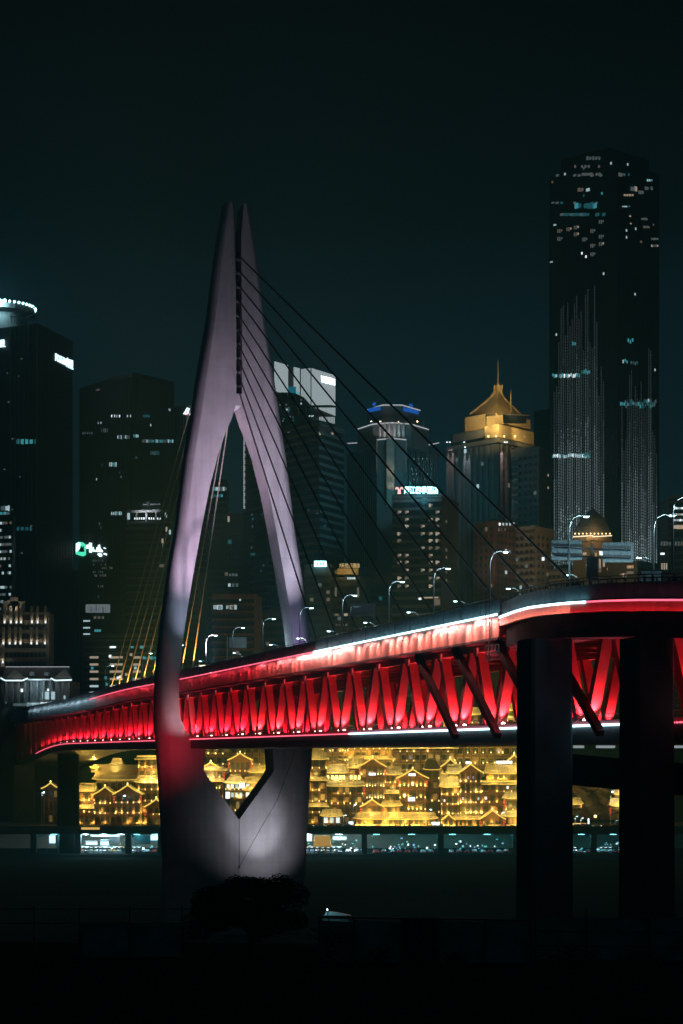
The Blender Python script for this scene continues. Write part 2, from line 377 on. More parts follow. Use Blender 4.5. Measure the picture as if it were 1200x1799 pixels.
# cables
front = [(13.7 - k, 451 + 25.6 * k) for k in range(10)]
back = [(-13.0 + k, 451 + 25.6 * k) for k in range(10)]
for n, y in front:
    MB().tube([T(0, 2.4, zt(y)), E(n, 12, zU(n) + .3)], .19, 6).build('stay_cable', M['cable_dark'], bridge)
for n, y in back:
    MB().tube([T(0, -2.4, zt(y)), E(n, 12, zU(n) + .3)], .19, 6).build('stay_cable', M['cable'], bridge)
b = MB(); MB().tube([E(n, 12, zU(n) + .7) for n in (-14.5, -8, -2)], .3, 4).build('median_barrier', M['pier'], bridge)
MB().tube([E(n, 12, zU(n) + .7) for n in (1.5, 7, 14.5, 19)], .3, 4).build('median_barrier', M['pier'], bridge)
for n, y in back:   # amber up-lights at the foot of each back stay
    cb = E(n, 12, zU(n) + .3); ct = T(0, -2.4, zt(y)); spot('cable_uplight', cb + BD * 8 + Vector((0, 0, 1.6)), cb.lerp(ct, .15), 44000, (1, .47, .07), 58, 1.0, bridge)
for n, y in front[:7]:
    spot('cable_uplight', E(n + .25, 12, zU(n) + .6), E(n - .8, 12, zU(n) + 16), 2500, (1, .5, .22), 34, .9, bridge)
# pylon floodlights and one added red spill spot
def flood(s, t, z, aim, W, col, ang, bl=.8):
    p = T(s, t, z); h = MB().box(p + Vector((0, 0, -.25)), (.7, .7, .5)).build('floodlight', M['dark'], bridge)
    spot('pylon_floodlight', p + Vector((0, 0, .15)), T(*aim), W, col, ang, bl, bridge, r=.3)
LAV = (.86, .80, 1)
flood(-13.5, 34, zU(1) + .5, (-10, 4, 60), 125000, (1, .72, .98), 46)
flood(13.0, 34, zU(1) + .5, (9.5, 4, 60), 108000, LAV, 46)
flood(0, 60, zU(3) + .5, (0, 4, 92), 290000, (.95, .88, 1), 44)
flood(-14.0, 20, zU(0) + .5, (-13.5, 4, 42), 14400, (.6, .72, 1), 50)
flood(13.6, 10, zU(0) + .5, (13.0, 1, 34), 4160, (.62, .30, 1), 60)
flood(8, 21, -31, (4.4, 4, -18.5), 12000, (.90, .93, 1), 50, 1.0)
flood(9.5, 20, -31, (5.5, 4, -21), 4600, (.92, .93, 1), 92, 1.0)
spot('pylon_floodlight', T(-13.2, 13, zL(0) + 2), T(-15.2, 4.2, 10), 2300, (1, .74, .78), 76, 1.0, bridge)
spot('pylon_floodlight', T(-20.5, 19, 1), T(-18.5, 2, 3), 3600, (1, .03, .07), 96, 1.0, bridge)  # added red spot, imitates truss light spilling onto the leg
# far anchorage pier and left end wall
def pier(px, py, w, l, zt_, Y=None, name='bridge_pier', parent=None, label=None):
    c = P(px, HOR, Y); L = []
    for z, k in ((-2, 1.06), (zt_, 1)):
        L.append([(c + BN * a * w / 2 * k + BD * d * l / 2 * k).to_2d().to_3d() + Vector((0, 0, z)) for a, d in ((-1, 1), (-.86, 1.16), (.86, 1.16), (1, 1), (1, -1), (-1, -1))])
    return MB().loft(L).build(name, M['pier'], parent)
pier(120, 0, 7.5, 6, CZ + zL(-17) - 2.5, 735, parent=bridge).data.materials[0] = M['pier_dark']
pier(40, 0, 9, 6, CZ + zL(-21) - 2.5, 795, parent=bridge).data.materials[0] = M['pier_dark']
pier(232, 0, 5, 5, CZ + zL(-10) - 8.5, 1, parent=bridge) if False else None

# ================================================================ THE RAMP on the near bank
ramp = thing('ramp_viaduct', 'dark concrete ramp viaduct widening out from the bridge deck on two broad piers', 'viaduct', P(957, 1324, 240) - Vector((0, 0, CZ)))
rp_ = [(878, 1085, 266), (905, 1075, 256), (930, 1068, 248), (965, 1063.5, 238), (1000, 1060, 231), (1060, 1056.5, 222), (1120, 1055, 213.5), (1200, 1055, 205), (1300, 1057, 196), (1430, 1063, 186)]
edge = [P(*q_) for q_ in rp_]
def redge(f):            # f in 0..len-1
    i = min(int(f), len(edge) - 2); return edge[i].lerp(edge[i + 1], f - i)
ins = lambda p, d: p + BN * d
def rstrip(f0, f1, prof, k=24):
    return MB().loft([[ins(redge(f0 + (f1 - f0) * i / k), o) + Vector((0, 0, dz)) for o, dz in prof] for i in range(k + 1)])
NF = len(edge) - 1
rstrip(0, NF, [(.75, -.45), (.75, .12), (9, .12), (9, -.45)]).build('road_slab', M['asphalt'], ramp)
rstrip(0, NF, [(0, -1.15), (0, -.06), (.7, -.06), (.7, -1.15)]).build('edge_beam', M['fascia'], ramp)
rstrip(.02, NF, [(.9, -4.1), (.9, -1.2), (8.6, -1.2), (8.6, -4.1)]).build('box_girder', M['pier'], ramp)
rstrip(0, NF, [(-.02, -.04), (-.02, .2), (.65, .2), (.65, -.04)]).build('ledge', M['panel'], ramp)
for i in range(34):
    a, c = NF * i / 34, NF * (i + 1) / 34
    MB().beam(ins(redge(a), .4) + Vector((0, 0, 1.25)), ins(redge(c), .4).lerp(ins(redge(a), .4), .03) + Vector((0, 0, 1.25)), .1, 1.8).build('parapet_panel', M['panel'], ramp)
    MB().beam(ins(redge(a), .45) + Vector((0, 0, .2)), ins(redge(a), .45) + Vector((0, 0, 2.55)), .16, .16).build('parapet_post', M['dark'], ramp)
    if a < 4.4: led = MB().beam(redge(a) + Vector((-.05, -.1, .05)), redge(c) + Vector((-.05, -.1, .05)), .16, .26); led.build('led_strip', M['led_white'], ramp)
    else:
        led = MB()
        for j in range(6): p0, p1 = redge(a + (c - a) * j / 6), redge(a + (c - a) * (j + .4) / 6); led.beam(p0 + Vector((-.05, -.1, .05)), p1 + Vector((-.05, -.1, .05)), .12, .2)
        led.build('led_strip', M['led_red'], ramp)
MB().tube([ins(redge(NF * i / 30), .45) + Vector((0, 0, 2.6)) for i in range(31)], .07, 4).build('handrail', M['dark'], ramp)
MB().tube([ins(redge(NF * i / 30), .45) + Vector((0, 0, 2.95)) for i in range(31)], .05, 4).build('handrail', M['dark'], ramp)
for i in range(90):
    f = NF * (i + .5) / 90; p = redge(f) - BN * .75 + Vector((0, 0, -1.7)); k = 1.0 if f < 4 else .8
    spot('edge_washlight', p, redge(f) + Vector((0, 0, -.9)), (170 if f < 4 else 60), (1, .42, .36) if f < 4 else (1, .04, .08), 60, .9, ramp)  # added spots in open air, standing in for the LED strip's light
pier(956.5, 0, 5.6, 4.8, edge[3].z - 4.05, 243, 'viaduct_pier', ramp)
pier(1136, 0, 4.7, 4.4, edge[6].z - 4.05, 217, 'viaduct_pier', ramp)
# low crossing beams behind the piers (another ramp seen edge-on below the lower deck)
low = thing('low_ramp', 'unlit low ramp girder crossing below the lower deck between the broad piers', 'ramp', P(1080, 1345, 262))
b = MB(); a0, a1, a2 = P(985, 1350, 268), P(1110, 1362, 262), P(1330, 1380, 255)
b.loft([[q_ + Vector((0, d, z)) for d, z in ((0, -2.2), (7, -2.2), (7, 2.2), (0, 2.2))] for q_ in (a0, a1, a2)]).build('girder', M['pier'], low)
for px in (620 / 1.2 + 500, 1064, 1195):
    MB().box(P(px, 1312, 259), (1.5 if px < 1050 else 2.6, .1, .35)).build('light_fitting', emi('dim_fitting', (.7, .85, .9), .35), low)
# ================================================================ THE CITY BEHIND
M['glass'] = mat('dark_glass', (.018, .024, .03), .25, .3, .05)
M['glass2'] = mat('window_glass', (.03, .035, .04), .3, .5, .3)
M['stone'] = mat('facade_stone', (.16, .16, .165), .8, .15, .1)
M['stone2'] = mat('facade_grey_stone', (.10, .105, .11), .8, .15, .1)
M['brown'] = mat('facade_brick', (.20, .105, .075), .85, .2, .15)
M['beige'] = mat('facade_beige', (.30, .25, .19), .8, .15, .1)
M['black'] = mat('black_cladding', (.02, .022, .025), .5, .3, .1)
M['gold'] = mat('gold_roof', (.56, .44, .24), .5, .15, .3)
WIN = {'c': emi('window_cool', (.62, .88, .95), .75), 'cd': emi('window_cool_dim', (.55, .78, .84), .13), 'w': emi('window_warm', (1, .82, .62), .42), 'wd': emi('window_warm_dim', (1, .84, .70), .11),
       't': emi('window_teal', (.10, .62, .72), .5), 'td': emi('window_teal_dim', (.08, .50, .60), .17), 'b': emi('window_bright', (.85, .97, 1), 1.6), 'o': emi('window_amber', (1, .62, .25), .40), 'd': None}
WIN['d'] = M['glass2']
DOT = [emi('led_dot_%s' % k, (.62, .80, .86), s_) for k, s_ in (('bright', .46), ('mid', .22), ('dim', .09), ('faint', .04))]
LEDW = emi('led_edge_white', (.85, .9, .95), .55); LEDWB = emi('led_edge_bright', (.8, .95, 1), 2.2)

class Bld:
    """a tower standing on its footprint; FP: (photo column, distance) of the corners seen, left to right"""
    def __init__(s, name, label, cat, fp, ytop, yref=None, base=10.0, wall='stone2', body=True, group=None, depth=None):
        s.c = [Vector((Xp(x, Y), Y, 0)) for x, Y in fp]; s.base = base
        yr = yref or min(Y for x, Y in fp); s.top = Zy(ytop, yr)
        m = (s.c[0] + s.c[-1]) / 2
        if depth is not None: m.y += depth / 2
        s.root = thing(name, label, cat, (m.x, m.y, base), 0, group); s.w = []
        ext = []
        if len(s.c) == 2: d = depth or 25; ext = [s.c[1] + Vector((0, d, 0)), s.c[0] + Vector((0, d, 0))]
        elif len(s.c) == 3 and depth is None: ext = [s.c[0] + s.c[2] - s.c[1]]
        else: d = depth or 30; ext = [s.c[-1] + Vector((0, d, 0)), s.c[0] + Vector((0, d, 0))]
        s.fp = s.c + ext
        if body: s.prism(s.fp, base, s.top, 'wall', M[wall])
    def prism(s, fp, z0, z1, name, m):
        return MB().hexa([(p.x, p.y, z0) for p in fp], [(p.x, p.y, z1) for p in fp]).build(name, m, s.root)
    def nrm(s, k):
        d = (s.c[k + 1] - s.c[k]).normalized(); return d.cross(Vector((0, 0, 1)))
    def pt(s, k, u, z, out=0.0):
        p = s.c[k].lerp(s.c[k + 1], u) + s.nrm(k) * out; return Vector((p.x, p.y, z))
    def u(s, k, px):
        a, d = s.c[k], s.c[k + 1] - s.c[k]; r = (px - 600) / F; return (r * a.y - a.x) / (d.x - r * d.y)
    def uz(s, k, px, py):
        u = s.u(k, px); Y = s.c[k].lerp(s.c[k + 1], u).y; return u, Zy(py, Y)
    def L(s, k): return (s.c[k + 1] - s.c[k]).length
    def floors(s, k, fh=3.6, frac=.35, out=.35, m0='stone2', m1='glass', z0=None, z1=None):
        """one corrugated sheet: slab edges standing out in front of bands of glass"""
        z = z0 or s.base; z1 = z1 or s.top - .3; prof = []
        while z < z1: prof += [(z, out, 0), (z + fh * frac, out, 1), (z + fh * frac, .06, 1), (min(z + fh, z1), .06, 0)]; z += fh
        me_v, me_f, mi = [], [], []
        for zz, o, _ in prof: me_v += [s.pt(k, .003, zz, o), s.pt(k, .997, zz, o)]
        for i in range(len(prof) - 1): me_f.append((2 * i, 2 * i + 1, 2 * i + 3, 2 * i + 2)); mi.append(1 if (i % 4 == 2) else 0)
        b = MB(); b.v = me_v; b.f = me_f; o = b.build('curtain_wall', M[m0], s.root); o.data.materials.append(M[m1])
        o.data.polygons.foreach_set('material_index', mi)
    def fins(s, k, n, out=.5, frac=.25, m0='stone2', m1='glass', z0=None, z1=None, u0=.003, u1=.997):
        z0 = z0 or s.base; z1 = z1 or s.top - .3; b = MB(); mi = []; pr = []
        for i in range(n):
            a = u0 + (u1 - u0) * i / n; c = u0 + (u1 - u0) * (i + frac) / n; e = u0 + (u1 - u0) * (i + 1) / n
            pr += [(a, out), (c, out), (c, .06), (e, .06)]
        for u_, o in pr: b.v += [s.pt(k, u_, z0, o), s.pt(k, u_, z1, o)]
        for i in range(len(pr) - 1): b.f.append((2 * i, 2 * i + 2, 2 * i + 3, 2 * i + 1)); mi.append(1 if i % 4 == 2 else 0)
        o = b.build('curtain_wall', M[m0], s.root); o.data.materials.append(M[m1]); o.data.polygons.foreach_set('material_index', mi)
    def win(s, k, px, py, w, h, m, out=.4):
        u, z = s.uz(k, px, py); s.win_uz(k, u, z, w, h, m, out)
    def win_uz(s, k, u, z, w, h, m, out=.4):
        du = w / 2 / s.L(k); b = MB(); n = s.nrm(k) * .12
        p = [s.pt(k, u - du, z - h / 2, out), s.pt(k, u + du, z - h / 2, out), s.pt(k, u + du, z + h / 2, out), s.pt(k, u - du, z + h / 2, out)]
        b.hexa([p[0] - n, p[1] - n, p[1], p[0]], [p[3] - n, p[2] - n, p[2], p[3]]); s.w.append((m, b))
    def row(s, k, x0, x1, y, n, w, h, m, keep=1.0, out=.4, jit=.0):
        ms = m.split(',')
        for i in range(n):
            if random.random() < keep: s.win(k, x0 + (x1 - x0) * (i + .5) / n, y + random.uniform(-jit, jit), w * random.uniform(.8, 1.1), h * random.uniform(.8, 1.1), random.choice(ms), out)
    def grid(s, k, nx, fh, w, h, lit=.1, mats='wd,cd', z0=None, z1=None, u0=.04, u1=.96, dark=True, out=.4):
        z = (z0 or s.base + 3); ms = mats.split(',')
        while z < (z1 or s.top - 2):
            for i in range(nx):
                u = u0 + (u1 - u0) * (i + .5) / nx
                if random.random() < lit: s.win_uz(k, u, z, w, h, random.choice(ms), out)
                elif dark: s.win_uz(k, u, z, w, h, 'd', out)
            z += fh
    def done(s, cap=100):
        by = {}
        lit = [q for q in s.w if q[0] != 'd']; drk = [q for q in s.w if q[0] == 'd']
        for m, b in lit[:cap]: b.build('window', WIN[m], s.root)
        rest = lit[cap:] + drk[max(0, cap - len(lit)):]
        for m, b in drk[:max(0, cap - len(lit))]: b.build('window', WIN[m], s.root)
        if rest:
            z = MB(); mi = []; keys = sorted({m for m, b in rest})
            for m, b in rest:
                k = len(z.v); z.v += b.v; z.f += [tuple(i + k for i in f) for f in b.f]; mi += [keys.index(m)] * len(b.f)
            o = z.build('window', WIN[keys[0]], s.root); o['kind'] = 'stuff'
            for q in keys[1:]: o.data.materials.append(WIN[q])
            o.data.polygons.foreach_set('material_index', mi)
    def part(s, name, mb, m): return mb.build(name, m, s.root)
    def parapet(s, h=1.2, m='stone2'):
        b = MB()
        for a, c in zip(s.c, s.c[1:]): b.beam(Vector((a.x, a.y, s.top + h / 2)), Vector((c.x, c.y, s.top + h / 2)), .4, h)
        s.part('parapet', b, M[m])
    def plant(s, fx=.5, fy=.5, w=8, h=5):
        c = sum(s.fp, Vector()) / len(s.fp); s.part('roof_plant_room', MB().box((c.x + (fx - .5) * 12, c.y, s.top + h / 2 + .02), (w, w * .8, h), .2), M['stone2'])
    def text(s, k, x0, y0, x1, body, h, m, out=.8, name='sign_lettering'):
        u, z = s.uz(k, x0, y0); u1, z1 = s.uz(k, x1, y0); a, c = s.pt(k, u, z, out), s.pt(k, u1, z, out)
        return text(name, body, h, m, a, c - a, width=(c - a).length)

# --- glass office tower with the ring-lit crown (left edge)
B = Bld('office_tower', 'tall black office tower with a ring of bulbs on its round crown', 'tower', [(-90, 985), (67, 960), (128, 1002)], 568, 960, wall='black')
B.fins(0, 26, .5, .3, 'black', 'glass', u0=.003, u1=.60); B.fins(0, 6, .5, .3, 'black', 'glass', u0=.70, u1=.997); B.fins(1, 22, .5, .3, 'black', 'glass')
for px in (20, 66): u_, z_ = B.uz(0, px, 700); B.part('corner_pilaster', MB().beam(B.pt(0, u_, B.base, .5), B.pt(0, u_, B.top, .5), 1.0, 1.0), M['stone2'])
B.row(0, 28, 64, 776, 6, 2.2, 2.6, 't,td,t'); B.row(0, 30, 57, 929, 5, 1.8, 2.0, 'td'); B.row(0, 20, 30, 771, 2, 1, .8, 'cd')
B.row(0, 2, 19, 893, 4, 1.4, 2.6, 'cd,c'); B.row(0, 0, 19, 905, 5, 1.4, 3, 'cd,t'); B.row(0, 0, 19, 918, 4, 1.4, 2.6, 'cd'); B.row(0, 16, 19, 1000, 2, .8, .8, 'wd')
for i in range(14): B.win(random.choice((0, 0, 1)), random.uniform(5, 60), random.uniform(620, 1000), .9, .7, 'cd')
B.done()
c = Vector((Xp(2, 990), 990, 0)); r0 = 17.5
B.part('crown_drum', MB().loft([[(c.x + math.cos(a * math.pi / 16) * r, c.y + math.sin(a * math.pi / 16) * r, z) for a in range(32)] for r, z in ((r0 - 4, B.top - .5), (r0 - 4, Zy(545, 975)), (r0, Zy(541, 975)), (r0, Zy(532, 975)), (r0 - 3, Zy(531, 975)))]), M['stone'])
for a in range(26):
    t = math.pi + .1 + a * (math.pi + .5) / 25; p = Vector((c.x + math.cos(t) * (r0 + .2), c.y + math.sin(t) * (r0 + .2), Zy(530, 975)))
    B.part('crown_bulb', MB().ball(p, .75 if abs(t - 4.75) > .35 else 1.15, 6, 4), emi('crown_bulb', (.5, .95, 1), 5) if a == 0 else bpy.data.materials['crown_bulb'])
point('crown_light', (c.x + 2, c.y - r0 - 3, Zy(536, 975)), 16000, (.45, .9, 1), B.root, 1.0)
b = MB()
for i in range(9): x = 20 + 6 * i; b.beam(P(x, 567, 962), P(x, 556 + i * .5, 962), .4, .4)
b.beam(P(18, 556, 962), P(70, 561, 962), .5, .5); B.part('roof_rail', b, M['galv'])
for y in (539, 551): B.part('roof_bracket', MB().beam(P(44, y + 8, 966), P(53, y + 4, 966), .7, .5).beam(P(53, y + 4, 966), P(62, y, 966), .7, .5), M['pale'])
SG = emi('sign_white', (.62, .88, 1), 2.6, True)
tag(B.text(1, 95, 635, 126, 'FOSUN复星', 5.0, SG), 'white slanted letters glowing on the side face of the black office tower', 'sign')
tag(B.text(0, -24, 614, 11, '复星', 4.0, SG), 'white characters cut by the picture edge on the black office tower', 'sign')
B = Bld('apartment_slab', 'narrow slab with many small lit dots low in front of the black office tower', 'building', [(-30, 905), (22, 900), (27, 915)], 908, wall='black')
B.grid(0, 14, 3.4, 1.0, 1.2, .28, 'cd,wd,cd,c', out=.3, dark=False, u0=.55); B.parapet(); B.done()

# --- dark mullioned glass tower with lit office rows
B = Bld('glass_tower', 'wide dark glass tower with broken rows of lit offices', 'tower', [(140, 1030), (232, 985), (306, 1012)], 660, 985, wall='black')
B.fins(0, 34, .45, .28, 'stone2', 'glass'); B.fins(1, 30, .45, .28, 'stone2', 'glass')
for y in (686, 803, 850, 870): pass
B.row(0, 195, 232, 731, 8, 1.1, 1.3, 'c,cd,b', .7); B.row(0, 145, 164, 761, 5, 1.2, 1.2, 'cd'); B.row(0, 178, 192, 756, 4, 1.0, 2.2, 'cd,wd'); B.row(0, 206, 230, 768, 7, 1.3, 1.8, 'c,cd', .8)
B.row(1, 234, 243, 766, 3, 1.4, 1.6, 'c,t'); B.row(1, 249, 304, 775, 22, 1.3, 1.7, 'c,t,cd,t', .9); B.row(1, 263, 279, 796, 5, 1.2, 2, 'td,cd'); B.row(1, 250, 262, 731, 4, 1.2, 1.6, 'td')
B.row(0, 192, 206, 816, 4, 1.6, 2.2, 't,c'); B.row(0, 196, 216, 902, 6, 1.4, 1.8, 'c,t,cd'); B.row(0, 172, 180, 743, 2, .9, 1, 'c'); B.row(0, 170, 176, 685, 3, 1.2, .9, 'wd')
for x, y, m in ((180, 817, 'td'), (171, 842, 'c'), (214, 838, 'cd'), (212, 830, 'td'), (264, 747, 'c'), (297, 720, 'c'), (238, 804, 'td'), (178, 927, 'td'), (176, 920, 'cd')): B.win(0 if x < 232 else 1, x, y, 1.1, 1.2, m)
for y, x0, x1, n in ((985, 164, 182, 6), (992, 164, 188, 7), (998, 180, 202, 7), (1005, 164, 182, 6), (1011, 166, 188, 7), (1030, 172, 183, 3), (1048, 172, 183, 3)): B.row(0, x0, x1, y, n, .9, 1.1, 'cd,wd', .7)
B.parapet(2, 'black'); B.plant(w=14); B.done()
# green and white shop sign on its lower front
S = thing('illuminated_sign', 'green logo board with white script strokes glowing on the dark glass tower', 'sign', B.pt(0, B.u(0, 160), Zy(977, 1015), 1.0)); k_ = 0
def on(px, py, out=1.1): u_, z_ = B.uz(0, px, py); return B.pt(0, u_, z_, out)
GRN, WHT = emi('sign_green', (.08, .85, .5), 1.5, True), emi('sign_glow_white', (.7, .95, 1), 2.6, True)
def poly(bld, pts, d=.4, k=0, out=1.0):
    f = [bld.pt(k, *bld.uz(k, x, y), out + d) for x, y in pts]; n = bld.nrm(k) * d
    return MB().hexa([p - n for p in f], f)
poly(B, [(137, 974), (137, 955), (142, 952.5), (149, 953), (153.5, 957), (154, 975), (149, 977.5)]).build('logo_board', GRN, S)
poly(B, [(138, 970), (138.3, 955.5), (143, 953.2), (146, 955), (143, 966)], .2, 0, 1.45).build('logo_highlight', WHT, S)
poly(B, [(142, 969.5), (145, 965), (147.5, 959), (149, 963), (151.5, 959), (152.3, 970)], .2, 0, 1.45).build('logo_figure', M['black'], S)
for pts in ([(155, 964), (155.5, 957.5), (159, 957), (159, 964.5)], [(160.5, 971), (161, 954), (164.5, 954.5), (164.5, 971)], [(166, 969), (167, 961), (168.6, 966), (172, 968), (174, 961), (175, 970)], [(175.6, 970), (176.2, 958), (178.5, 957), (179.5, 963), (184, 968), (183.5, 970.5)], [(175.2, 975), (176, 972), (181, 972.5), (183, 977), (179, 978.5)], [(184.5, 974), (187, 971.8), (191, 973), (190.5, 976), (187.5, 974.5)], [(186, 962), (189, 963), (188.6, 964.4), (185.6, 963.4)], [(160, 956), (160.5, 953.8), (164.3, 954), (164, 956)]):
    poly(B, pts).build('letter', WHT, S)
# red triangle sign behind the pylon
B = Bld('distant_tower', 'faint narrow tower carrying a red and white triangle sign beside the pylon', 'tower', [(306, 1130), (360, 1120), (380, 1150)], 712, wall='black', base=20); B.fins(0, 10); B.parapet(); B.done()
S = thing('triangle_sign', 'red and white triangular logo sign on a faint tower beside the pylon', 'sign', B.pt(0, .5, Zy(732, 1128), 1.2))
REDS = emi('sign_red', (1, .06, .12), 1.4, True)
poly(B, [(324, 728), (331, 716.5), (335, 718), (340, 731)], .5).build('logo_board', WHT, S)
poly(B, [(331.6, 721), (333.2, 717.5), (333.4, 722)], .2, 0, 1.45).build('logo_stroke', M['black'], S); poly(B, [(328, 726.5), (331, 721.5), (332, 722), (330, 727)], .2, 0, 1.5).build('logo_stroke', REDS, S); poly(B, [(329.6, 730), (331.2, 728), (335.4, 728), (335.4, 730)], .2, 0, 1.5).build('logo_stroke', REDS, S); poly(B, [(336, 731), (337, 726), (340, 731)], .2, 0, 1.5).build('logo_stroke', REDS, S)
# grey block with floodlit parapet
B = Bld('office_block', 'grey office block with a row of white lamps under its open parapet frame', 'building', [(222, 905), (300, 900), (318, 925)], 918, wall='stone2')
B.floors(0, 3.4, .4); B.parapet(1, 'stone')
b = MB(); fr = lambda x, y: P(x, y, 903)
b.beam(fr(223, 899), fr(300, 897), .8, 1.2)
for x in (224, 240, 257, 274, 290): b.beam(fr(x, 917), fr(x, 898), .7, .7)
B.part('parapet_frame', b, M['stone'])
for x in (237, 241, 245, 249, 253, 262, 266, 270, 277, 281): B.part('wall_lamp', MB().box(P(x, 911, 901.5), (.5, .5, .9)), WIN['b'])
B.part('wall_lamp', MB().box(P(226, 907, 901.5), (1.2, .5, 3)), WIN['c'])
B.part('roof_canopy', MB().loft([[P(241 + i * 4, y, 905 + 4 * abs(i - 5)) for i in range(11)] for y in (889.5, 885, 881.5)] , False), M['stone']); B.part('roof_hall', MB().hexa([P(251, 899, 908), P(282, 899, 908), P(282, 899, 925), P(251, 899, 925)], [P(251, 885, 908), P(282, 885, 908), P(282, 885, 925), P(251, 885, 925)]), M['stone'])
spot('parapet_lamp', P(255, 906, 896), P(258, 890, 905), 9000, (.9, .95, 1), 100, .8, B.root)
for x, y, m in ((293, 930, 'w'), (293, 942, 'wd'), (299, 935, 'c'), (287, 958, 'wd'), (286, 950, 'w'), (292, 905, 'c')): B.win(0, x, y, .9, 2.2, m)
B.grid(0, 9, 6.8, 3, 1.4, .02, 'wd', out=.45); B.done()
# neoclassical block with column uplights
B = Bld('neoclassical_block', 'stone block with a stepped top and rows of small uplights on its pilasters', 'building', [(-40, 860), (86, 858), (95, 880)], 1075, wall='beige', base=8)
for fp_, y in (((4, 44), 1056), ((18, 32), 1049)): B.part('stepped_gable', MB().hexa([P(fp_[0], 1076, 859), P(fp_[1], 1076, 859), P(fp_[1], 1076, 868), P(fp_[0], 1076, 868)], [P(fp_[0], y, 859), P(fp_[1], y, 859), P(fp_[1], y, 868), P(fp_[0], y, 868)]), M['beige'])
spot('gable_lamp', P(24, 1072, 854), P(24, 1054, 860), 700, (1, .9, .8), 110, .8, B.root)
for y, xs_ in ((1092, (8, 19, 29, 37, 56, 66, 80)), (1129, (6, 17, 27, 36, 55, 65, 79)), (1162, (-2, 5))):
    for x in xs_:
        B.part('pilaster', MB().box(P(x, y - 12, 857.6), (1.2, .5, 8)), M['beige']); B.part('wall_lamp', MB().box(P(x, y + 1, 857), (.6, .5, 1.0)), WIN['b'])
        point('pilaster_uplight', P(x, y - 2.5, 856.6), 55, (1, .85, .65), B.root, .2)
B.grid(0, 16, 4.2, 1.6, 2.2, .05, 'td,wd', out=.35); B.done()
# traditional hall with white-lit eaves
B = Bld('traditional_hall', 'low pavilion hall whose dark roof edges and gables are traced in white light', 'hall', [(2, 835), (126, 835)], 1196, wall='stone', base=8, depth=26)
rf = MB(); rf.hexa([P(1, 1196, 832), P(128, 1196, 832), P(128, 1196, 862), P(1, 1196, 862)], [P(10, 1172, 846), P(122, 1172, 846), P(122, 1172, 848), P(10, 1172, 848)])
R_ = B.part('roof', rf, M['black'])
WL = emi('eave_led_white', (.75, .95, 1), 1.6, True)
for x0, x1, xp, yp in ((8, 44, 27, 1175), (93, 127, 114, 1174)):
    B.part('gable', MB().hexa([P(x0, 1192, 831), P(x1, 1192, 831), P(x1, 1192, 838), P(x0, 1192, 838)], [P(xp, yp, 834), P(xp + .4, yp, 834), P(xp + .4, yp, 838), P(xp, yp, 838)]), M['stone'])
    spot('gable_lamp', P((x0 + x1) / 2, 1190, 824), P(xp, 1184, 833), 900, (.95, .95, .9), 120, .8, B.root)
B.part('ridge_light', MB().beam(P(10, 1171.5, 845), P(122, 1171.5, 845), .3, .3), LEDW)
for a in ((1, 1191, 9, 1195.5), (9, 1195.5, 40, 1195.5), (40, 1195.5, 49, 1191.5), (89, 1191.5, 97, 1195.5), (97, 1195.5, 126, 1194.5), (49, 1194, 89, 1194)): B.part('eave_light', MB().beam(P(a[0], a[1], 830.5), P(a[2], a[3], 830.5), .35, .6), WL if a[0] != 49 else LEDW)
for x in (57, 82): B.part('roof_dormer', MB().box(P(x, 1184, 836), (2, 3, 1.6)), M['stone'])
for i, x in enumerate((11, 22, 33, 44, 55, 66, 77, 88, 99, 110, 121)): B.part('column', MB().box(P(x, 1215, 833.4), (.8, .8, 9)), M['stone'])
for x, y, w_, h_, m in ((86, 1222, 5.5, 3.4, 'c'), (39, 1213, 1, 1.4, 'b'), (86, 1212, 1.2, 1, 'b'), (113, 1228, 1.2, 3, 'c'), (11, 1228, .8, 4, 'cd'), (66, 1238, 9, 1.6, 'c'), (88, 1237, 8, 1.6, 'b'), (100, 1236, 6, 1.6, 'c'), (40, 1238, 8, 1.2, 'cd')): B.win(0, x, y, w_, h_, m, .9)
B.done()
point('eave_glow', P(63, 1200, 828), 2600, (.55, .85, .95), B.root, 2)
# white-balcony block, screen block
B = Bld('balcony_block', 'dark apartment block with stacked white-lit balcony bands beside the back stays', 'building', [(146, 880), (276, 872), (300, 890)], 1118, wall='stone2', base=8)
B.floors(0, 3.0, .3)
for y in (1155, 1167.5, 1180, 1193, 1205.5, 1217):
    for x0, x1 in ((158, 174), (193, 217), (234, 248)): B.win(0, (x0 + x1) / 2, y, (x1 - x0) * .262, 1.0, 'c' if y > 1200 else 'w', .6)
B.row(0, 246, 275, 1156, 9, 1.0, 1.4, 't,td'); B.row(0, 190, 275, 1137, 5, 1.5, 1.2, 't,td,cd', .6)
for i in range(14): B.win(0, random.uniform(160, 272), random.uniform(1150, 1220), 1.2, 1.2, random.choice(('c', 't', 'b', 'w')), .6)
B.win(0, 199, 1137, 3, .9, 'b', .6); B.parapet(); B.done()
B = Bld('screen_block', 'slim office block with a pale blurred screen above three lit side bars', 'building', [(146, 900), (196, 896), (212, 915)], 1058, wall='black', base=8)
sc_ = emi('screen_pale', (.5, .6, .68), .3)
B.part('display_screen', MB().box(P(172, 1069, 896), (11.5, .5, 3.9)), sc_)
for i, x in enumerate((156, 160, 165, 169, 174, 181, 186)): B.part('screen_figure', MB().box(P(x, 1069 + (i % 3), 895.6), (.35, .2, 2.8)), M['stone2'] if i % 2 else WIN['cd'])
for y in (1091, 1103, 1114): B.win(0, 153, y, 3.4, .7, 'c', .6)
B.row(0, 150, 192, 1085, 6, 1.2, 1.2, 'wd,cd', .5); B.row(0, 166, 178, 1108, 3, 1, 1.2, 't'); B.done()

